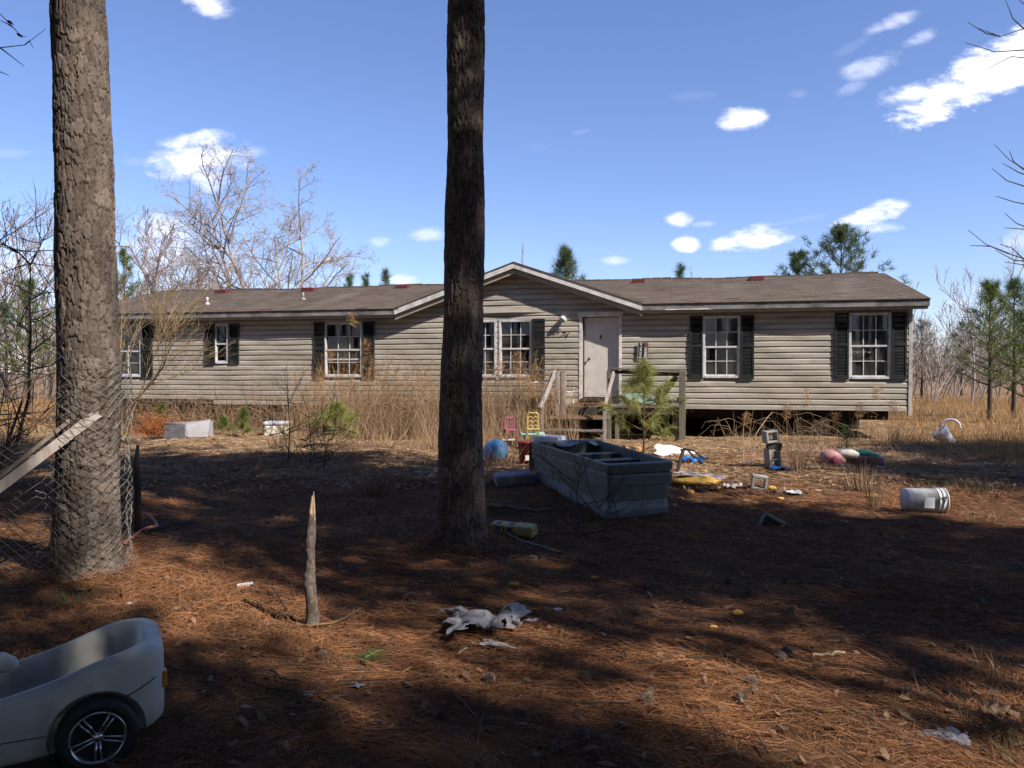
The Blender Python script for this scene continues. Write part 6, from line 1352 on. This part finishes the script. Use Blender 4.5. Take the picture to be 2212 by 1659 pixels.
# orange log-like drum
p = GP(1372, 991); t = thing('orange_bucket', 'orange and cream bucket lying at the foot of the tall pine sapling', 'bucket', (p[0]-.03, p[1]+.15, p[2]+.115), (0, 0, R(20))); Mx = Matrix.Rotation(R(90), 4, 'Y'); mb = MB(); mb.lathe([(.10, -.0), (.125, .34), (.128, .345), (.118, .345), (.095, .02)], 20, Matrix.Rotation(R(-90), 4, 'Y') @ Matrix.Translation((0, 0, -.17))); mb.build('bucket_wall', mat('cream_orange', (.60,.36,.16), .6, (.45,.2,.06), 6), t, True)
mb = MB(); mb.lathe([(.124, .0), (.122, .02), (.01, .024)], 20, Matrix.Rotation(R(-90), 4, 'Y') @ Matrix.Translation((0, 0, .14))); mb.build('bucket_end', mat('burnt_orange', (.36,.12,.02), .6), t, True)
# white board / sheet, black chair frame, blue tarp
p = GP(1460, 984); o = crumple('plastic_sheet', 'white plastic sheet tilted on the ground right of the pine sapling', 'plastic sheet', (p[0], p[1]+.22, .07), (.74, .36, .07), mat('cream_white_plastic', (.74,.70,.62), .5, (.6,.55,.47), 6, dirt=(.3,.25,.18), dirt_scale=6, dirt_amt=.4), 61, 20, (R(36), R(14), R(-6)), .04, .5)
t = thing('broken_chair_frame', 'broken dark metal chair frame standing bent right of the boat', 'chair frame', (0, 0, 0)); mb = MB(); b0 = GP(1462, 1023); Y0 = b0[1]
mb.beam(b0, A(1476, 972, Y0), .05, .05); mb.build('leg', M_woodd, t, bevel=.008); mb = MB(); mb.tube([A(1470, 972, Y0), A(1484, 971, Y0), A(1496, 983, Y0-.1), A(1512, 995, Y0-.1), A(1516, 1002, Y0-.1)], .018, 8); mb.tube([A(1476, 969, Y0+.1), A(1500, 974, Y0), A(1520, 990, Y0), A(1530, 989, Y0+.1)], .015, 8); mb.build('bent_rod', M_num, t, True)
M_bl = mat('blue_tarp', (.02,.14,.50), .5, (.03,.2,.6), 8)
p = GP(1502, 1003); crumple('blue_tarp', 'crumpled bright blue tarp behind the broken chair frame', 'tarp', (p[0], p[1]+.25, p[2]), (.40, .35, .30), M_bl, 41, 18)
p = GP(1683, 1013); crumple('blue_bag', 'crumpled blue bag at the foot of the cinder block stack', 'bag', (p[0], p[1]-.03, p[2]), (.30, .2, .12), M_bl, 42, 14)
p = GP(1697, 1004); 
p = GP(1612, 1002); crumple('blue_scrap', 'tiny blue scrap left of the cinder block stack', 'litter', p, (.1, .08, .05), M_bl, 43, 8)
# cinder blocks
def cinder(label, loc, rot, w=.40, h=.20, d=.20, holes=2):
    t = thing('cinder_block', label, 'cinder block', loc, rot, 'cinder blocks in the yard'); mb = MB(); e = .032
    xs_ = [-w/2]+[-w/2+w*(i+1)/holes for i in range(holes)]
    mb.box(-w/2, w/2, -d/2, d/2, 0, e); mb.box(-w/2, w/2, -d/2, d/2, h-e, h)
    for i in range(holes+1): x0 = min(max(-w/2+(w-e)*i/holes, -w/2), w/2-e); mb.box(x0, x0+e, -d/2+.001, d/2-.001, e, h-e)
    mb.build('block_body', M_block, t, bevel=.004); return t
p = GP(1675, 1011)
cinder('upright cinder block at the bottom of the leaning stack', (p[0], p[1]+.1, p[2]+.16), (0, R(86), R(8)), .33, .2, .2, 2).location = (p[0]-.1, p[1]+.12, p[2]+.155)
t = thing('brick', 'dark brick wedged in the middle of the cinder block stack', 'brick', (p[0]+.0, p[1]+.12, p[2]+.325), (0, R(6), R(-5))); mb = MB(); mb.box(-.10, .12, -.09, .09, 0, .11); mb.build('brick_body', M_woodd, t, bevel=.006)
cinder('small tilted cinder block with one hole on top of the stack', (p[0]-.04, p[1]+.10, p[2]+.44), (0, R(-8), R(6)), .21, .2, .2, 1)
p = GP(1643, 1059); cinder('half cinder block lying open side up in the sunlit patch', (p[0], p[1]+.1, p[2]-.0), (0, R(7), R(-14)), .20, .19, .2, 1)
p = GP(1662, 1138); t = cinder('dark tilted cinder block half buried in the shade below the half block', (p[0], p[1]+.08, p[2]-.09), (R(-28), R(24), R(-30)), .24, .19, .16, 1)
# yellow foam cushion ruin
p = GP(1512, 1058); t = thing('torn_foam_cushion', 'torn yellow foam cushion with a shredded white cover right of the boat', 'cushion', (p[0], p[1]+.2, p[2])); lump('foam', None, None, (-.02, .0, .07), (.33, .2, .085), M_foam, 9, 4, .3, parent=t)
o = crumple('cover', None, None, (.06, .04, .12), (.66, .34, .10), mat('stained_white_cover', (.62,.56,.56), .85, (.45,.36,.34), 6), 46, 26, (R(4), R(6), R(-6)), .22, .5); o.parent = t
o = crumple('dark_lining', None, None, (-.05, -.17, .01), (.62, .1, .04), M_num, 47, 14, (0, 0, R(3)), 0, .4); o.parent = t
p = GP(1590, 1060); crumple('torn_cover_end', 'pale lavender shredded cloth hanging off the end of the foam cushion', 'cloth', (p[0], p[1]+.15, p[2]), (.22, .25, .22), MATS['stained_white_cover'], 48, 14)
# pink toy car in the grass
p = GP(1850, 1008); t = thing('pink_toy_car', 'faded pink and white toy car with a teal tub half hidden in grass at right', 'toy car', (p[0], p[1]+.25, p[2]), (0, R(3), R(-6)))
def slabs(secs, name, m, parent, n=14):
    """loft of rounded boxes along x: (x, half width, z0, z1)"""
    vv, ff = [], []
    for (x, hw_, z0, z1) in secs:
        for i in range(n):
            a = 2*PI*i/n; c, s = math.cos(a), math.sin(a); vv.append((x, hw_*math.copysign(abs(c)**.5, c), (z0+z1)/2+(z1-z0)/2*math.copysign(abs(s)**.5, s)))
    for j in range(len(secs)-1):
        for i in range(n): ff.append([j*n+i, j*n+(i+1) % n, (j+1)*n+(i+1) % n, (j+1)*n+i])
    ff += [list(range(n))[::-1], [(len(secs)-1)*n+i for i in range(n)]]; return mk(name, vv, ff, m, parent, True)
slabs([(-.50, .08, .05, .12), (-.46, .17, .03, .20), (-.34, .21, .03, .25), (-.25, .20, .03, .23), (-.12, .15, .04, .12)], 'nose', mat('faded_pink_plastic', (.46,.22,.22), .6, (.34,.17,.17), 8, dirt=(.2,.14,.09), dirt_scale=7, dirt_amt=.7), t)
slabs([(-.24, .10, .16, .20), (-.16, .17, .14, .27), (.0, .18, .12, .29), (.14, .16, .1, .22), (.22, .1, .1, .15)], 'white_fender', MATS['cream_white_plastic'], t)
slabs([(.02, .16, .03, .12), (.08, .23, .02, .2), (.3, .25, .02, .23), (.48, .22, .03, .2), (.52, .12, .05, .14)], 'tub', mat('plum_plastic', (.14,.05,.08), .6, (.1,.05,.06), 8, dirt=(.14,.1,.07), dirt_scale=7, dirt_amt=.7), t); slabs([(.06, .1, .18, .24), (.12, .19, .18, .265), (.32, .2, .18, .28), (.44, .15, .18, .24)], 'tub_liner', mat('deep_teal_plastic', (.02,.17,.15), .5), t)
mb = MB(); mb.lathe([(.02, -.02), (.08, -.02), (.085, 0), (.08, .02), (.02, .02)], 14, Matrix.Translation((-.3, -.23, .09)) @ Matrix.Rotation(R(90), 4, 'X')); mb.build('wheel', M_pk, t, True)
# white tipped seat at far right
p = GP(2066, 961); t = thing('tipped_chair', 'white plastic chair with a curved rim lying tipped in the grass right of the house', 'chair', (p[0], p[1]+.15, .0), (0, R(-18), R(-20))); M_ws = mat('white_ceramic_plastic', (.80,.77,.76), .35)
mb = MB(); mb.lathe([(.09, -.02), (.10, .08), (.12, .2), (.17, .33), (.185, .38), (.165, .38), (.12, .28), (.07, .2)], 20, Matrix.Rotation(R(-28), 4, 'Y') @ Matrix.Diagonal((1.1, .85, 1, 1))); mb.build('bowl', M_ws, t, True)
mb = MB(); mb.tube([(.06+.20*math.sin(a_), .0, .33+.20*math.cos(a_)) for a_ in np.linspace(R(-62), R(112), 16)], .026, 8); mb.build('curved_rim', M_ws, t, True); mb = MB(); mb.box(-.2, -.08, -.12, .12, .34, .42, Matrix.Rotation(R(-20), 4, 'Y')); mb.build('hinge_block', M_ws, t, bevel=.02)
# bucket
p = GP(2008, 1110); t = thing('white_bucket', 'dirty white plastic bucket lying on its side in the shade at right', 'bucket', (p[0], p[1]+.12, p[2]+.135), (0, R(2), R(-4))); MX = Matrix.Rotation(R(90), 4, 'Y') @ Matrix.Translation((0, 0, -.22)); M_bk = mat('dirty_white_bucket', (.62,.64,.66), .4, (.5,.52,.54), 5, dirt=(.22,.19,.15), dirt_scale=5, dirt_amt=.6)
mb = MB(); mb.lathe([(.005, .0), (.118, .0), (.124, .012), (.134, .33), (.142, .332), (.142, .342), (.136, .344), (.137, .37), (.146, .372), (.146, .384), (.138, .386), (.139, .42), (.147, .422), (.147, .435), (.132, .437), (.128, .40), (.118, .02), (.004, .014)], 36, MX, False); mb.build('bucket_wall', M_bk, t, True)
mb = MB(); mb.tube([(.155, -.145, -.01), (.16, -.15, .02), (.17, -.152, .05), (.165, -.15, .085)], .005, 5); mb.tube([(.13, -.14, .06), (.19, -.14, .06)], .006, 5); mb.build('handle_bail', M_num, t); mb = MB(); mb.box(-.05, .06, -.1322, -.1312, -.07, .05, Matrix.Identity(4)); mb.build('faded_label', mat('faded_blue_label', (.45,.5,.56), .6, (.55,.57,.6), 12), t)
# broken metal box and white chest at left
p = GP(405, 946); t = thing('broken_box', 'broken grey metal box with one open side at the left in front of the siding', 'box', (p[0], p[1], p[2]), (0, R(-2), R(4))); M_mb = mat('grey_sheet_metal', (.36,.37,.41), .5, (.3,.31,.35), 4, dirt=(.25,.18,.12), dirt_scale=6)
mb = MB(); mb.add([(-.55, -.05, 0), (.02, -.25, 0), (.02, -.25, .32), (-.5, -.02, .36), (-.55, -.03, 0), (.02, -.22, 0), (.02, -.22, .32), (-.5, 0, .36)], [[0,1,2,3],[7,6,5,4],[3,2,6,7],[0,3,7,4]]); mb.build('dark_side', mat('shade_painted_grey', (.20,.195,.21), .7), t)  # shade of this side put into a darker grey than the pale metal
mb = MB(); mb.add([(.10, -.24, 0.02), (.5, -.1, 0), (.56, -.06, .40), (.06, -.24, .32), (.10, -.21, .02), (.5, -.07, 0), (.56, -.03, .40), (.06, -.21, .32)], [[0,1,2,3],[7,6,5,4],[3,2,6,7],[0,3,7,4],[1,5,6,2]]); mb.build('pale_side', M_mb, t); mb = MB(); mb.box(-.48, .5, .3, .33, 0, .36); mb.build('back_side', M_mb, t); mb = MB(); mb.beam((-.5, -.01, .37), (.06, -.23, .335), .05, .02); mb.beam((.06, -.23, .335), (.56, -.05, .41), .03, .015); mb.build('folded_rim', M_mb, t)
p = GP(596, 938); t = thing('white_chest', 'white plastic chest half hidden by brambles in front of the left siding', 'chest', (p[0], p[1]+.1, p[2]), (0, 0, R(5))); mb = MB(); mb.box(-.28, .28, -.2, .2, 0, .27); mb.build('chest_body', MATS['cream_white_plastic'], t, bevel=.03, seg=3); mb = MB(); mb.box(-.3, .3, -.22, .22, .272, .36); mb.build('lid', mat('bluish_white_plastic', (.66,.68,.76), .45), t, bevel=.035, seg=3)

# ------------------------------------------------------------------ ride-on toy car in the near left corner
M_car = mat('silver_grey_car_plastic', (.47,.46,.42), .42, (.38,.375,.345), 3, bump=.0008, bscale=60, dirt=(.22,.19,.13), dirt_scale=3, dirt_amt=.45)
hd = math.atan2(-.47, -.88)
w0 = np.array(A(211, 1586, 3.09)); car = thing('ride_on_toy_car', 'silver grey ride on toy car with chrome spoked wheel, near left corner', 'toy car', (w0[0], w0[1], 0), (0, 0, hd))
# local frame: +x forward (to the left in view), +y = away? computed so that the near side is at +y_side
import bmesh
side = 1.0     # near side sign, left hand side of the forward direction faces the viewer
WB = .62; HWD = .27
def rimz(x):   # height of the cockpit rim along the car
    return float(np.interp(x, [-.25, -.20, -.10, .0, .12, .25, .42, .62, .80, .95], [.43, .455, .45, .425, .38, .345, .315, .31, .33, .30]))
def outz(x): return rimz(x)
xs_ = np.array([-.255, -.245, -.225, -.19, -.15, -.10, -.04, .02, .08, .14, .20, .28, .36, .46, .56, .66, .76, .86, .93, .96]); 
def half(x): return float(np.interp(x, [-.26, -.24, -.20, -.1, .2, .5, .8, .93, .97], [.17, .225, .255, .275, .265, .26, .27, .22, .15]))
def low(x): return float(np.interp(x, [-.26, -.2, 0, .3, .7, .97], [.14, .10, .08, .055, .06, .13]))
secs = []
for x in xs_:
    h, zt_, zb_ = half(x), rimz(x), low(x); inner = (-.12 < x < .72); d = .07
    zin = .16 if inner else zt_-.004; hi_ = h-.075 if inner else h*.55
    prof = [(0, zb_), (h*.8, zb_), (h*.96, zb_+.02), (h*1.0, zb_+.10), (h*.975, zb_+.13), (h*.99, zt_*.62), (h*.97, zt_-.06), (h*.93, zt_-.018), (h*.86, zt_), (hi_+.012, zt_-.003), (hi_, zt_-.03 if inner else zt_), (hi_-.015 if inner else hi_*.6, zin), (0, zin if inner else zt_+.004)]
    secs.append([(x, y, z) for y, z in prof]+[(x, -y, z) for y, z in prof[-2:0:-1]])
nn_ = len(secs[0]); vv = [p for s in secs for p in s]; ff = []
for j in range(len(secs)-1):
    for i in range(nn_): ff.append([j*nn_+i, j*nn_+(i+1) % nn_, (j+1)*nn_+(i+1) % nn_, (j+1)*nn_+i])
ff += [list(range(nn_))[::-1], [(len(secs)-1)*nn_+i for i in range(nn_)]]
body = mk('body', vv, ff, M_car, car, True)
def fixn(me):
    bb = bmesh.new(); bb.from_mesh(me); bmesh.ops.recalc_face_normals(bb, faces=bb.faces); bb.to_mesh(me); bb.free()
fixn(body.data)
ss = body.modifiers.new('smooth', 'SUBSURF'); ss.levels = 2; ss.render_levels = 2
cutm = MB(); 
for wx in (0, WB):
    for sg_ in (-1, 1): cutm.lathe([(.178, -.09 if sg_ > 0 else -.045), (.178, .045 if sg_ > 0 else .09)], 40, Matrix.Translation((wx, sg_*(HWD-.02), .135)) @ Matrix.Rotation(R(90), 4, 'X'))
co = mk('arch_cutter', cutm.v, cutm.f, M_num); fixn(co.data)
bo = body.modifiers.new('arches', 'BOOLEAN'); bo.object = co; bo.operation = 'DIFFERENCE'; bo.solver = 'MANIFOLD'
body.location = (0, HWD*-side, 0); co.location = car.location; 
bpy.context.view_layer.update()
co.matrix_world = car.matrix_world @ Matrix.Translation((0, HWD*-side, 0)); bpy.context.view_layer.update()
dg_ = bpy.context.evaluated_depsgraph_get(); nm_ = bpy.data.meshes.new_from_object(body.evaluated_get(dg_), depsgraph=dg_); body.modifiers.clear(); body.data = nm_; nm_.name = 'body'; bpy.data.objects.remove(co)
for p_ in body.data.polygons: p_.use_smooth = True
try: body.data.set_sharp_from_angle(angle=R(38))
except Exception: pass
M_tyre = mat('black_tyre', (.012,.013,.013), .6); M_chr = mat('dull_chrome', (.55,.56,.58), .22, (.35,.35,.36), 18, metal=.85)
def car_wheel(wx, yy, sgn):
    t_ = Matrix.Translation((wx, yy, .142)) @ Matrix.Rotation(R(-90*sgn), 4, 'X')
    mb = MB(); mb.lathe([(.075, -.05), (.12, -.05), (.138, -.044), (.148, -.03), (.150, .0), (.148, .025), (.140, .034), (.122, .038), (.108, .036), (.104, .028), (.100, .01)], 48, t_, False); mb.lathe([(.102, .008), (.003, .0)], 40, t_, False); ty = mb.build('wheel', M_tyre, car, True)
    mb = MB(); mb.lathe([(.100, .012), (.101, .030), (.106, .036), (.099, .038), (.093, .028), (.091, .014)], 48, t_, False); mb.lathe([(.022, .014), (.022, .03), (.014, .036), (.002, .037)], 20, t_, False)
    for k in range(5):
        for dl in (-.115, .115):
            a0 = 2*PI*k/5+.35; M2 = t_; p0 = Vector((math.cos(a0+dl*3.2)*.018, math.sin(a0+dl*3.2)*.018, .028)); p1 = Vector((math.cos(a0+dl)*.094, math.sin(a0+dl)*.094, .026))
            mb.beam(M2 @ p0, M2 @ p1, .008, .009, (t_.to_3x3() @ Vector((0, 0, 1))))
    mb.build('rim', M_chr, ty, True)
car_wheel(0, .005, 1); car_wheel(WB, .005, 1); car_wheel(0, -2*HWD-.005, -1); car_wheel(WB, -2*HWD-.005, -1)
mb = MB(); mb.box(.15, .47, -2*HWD+.05, -.05, .02, .07); mb.box(-.1, .1, -2*HWD+.1, -.1, .05, .085); mb.build('chassis', M_num, car)
r_ = np.random.RandomState(8); n = 1500; P_ = np.stack([-.10+.62*r_.rand(n), -HWD+.17*(2*r_.rand(n)-1), .165+.02*r_.rand(n)], 1); D = np.stack([r_.normal(size=n), r_.normal(size=n), .1*r_.normal(size=n)], 1); v, f = blades(P_, D, .12, .003, rng=r_); o = mk('straw_in_car', v, f, M_straw); o.location = car.location; o.rotation_euler = car.rotation_euler; tag(o, 'pine straw fallen into the cockpit of the ride on toy car', 'pine straw', kind='stuff')
mb = MB(); mb.tube([(x_, half(x_)-HWD-.004*abs(x_), z_) for x_, z_ in ((-.10, .272), (-.14, .288), (-.18, .305), (-.215, .325))], .0022, 5); mb.tube([(x_, half(x_)*.985-HWD+.001, .165+.02*x_) for x_ in np.linspace(.18, .46, 8)], .0022, 5)
mb.build('body_seam', M_num, car)['kind'] = 'stuff'
mb = MB(); mb.box(-.262, -.235, -.115, -.06, .26, .33); mb.build('tail_light', mat('amber_tail_light', (.55,.22,.05), .3), car, bevel=.008)
mb = MB(); mb.lathe([(.002, -.05), (.03, -.035), (.042, 0), (.036, .04), (.002, .05)], 16, Matrix.Translation((.335, -.12, .45)) @ Matrix.Rotation(R(70), 4, 'Y') @ Matrix.Diagonal((1, .7, 1.3, 1))); mb.tube([(.40, -.06, .33), (.36, -.10, .43)], .014, 8); mb.build('side_mirror', M_car, car, True)
mb = MB(); mb.tube([(.54, -.15, .34), (.52, -.2, .36), (.52, -.3, .36), (.54, -.36, .34)], .012, 8); mb.build('steering_wheel', M_num, car, True)
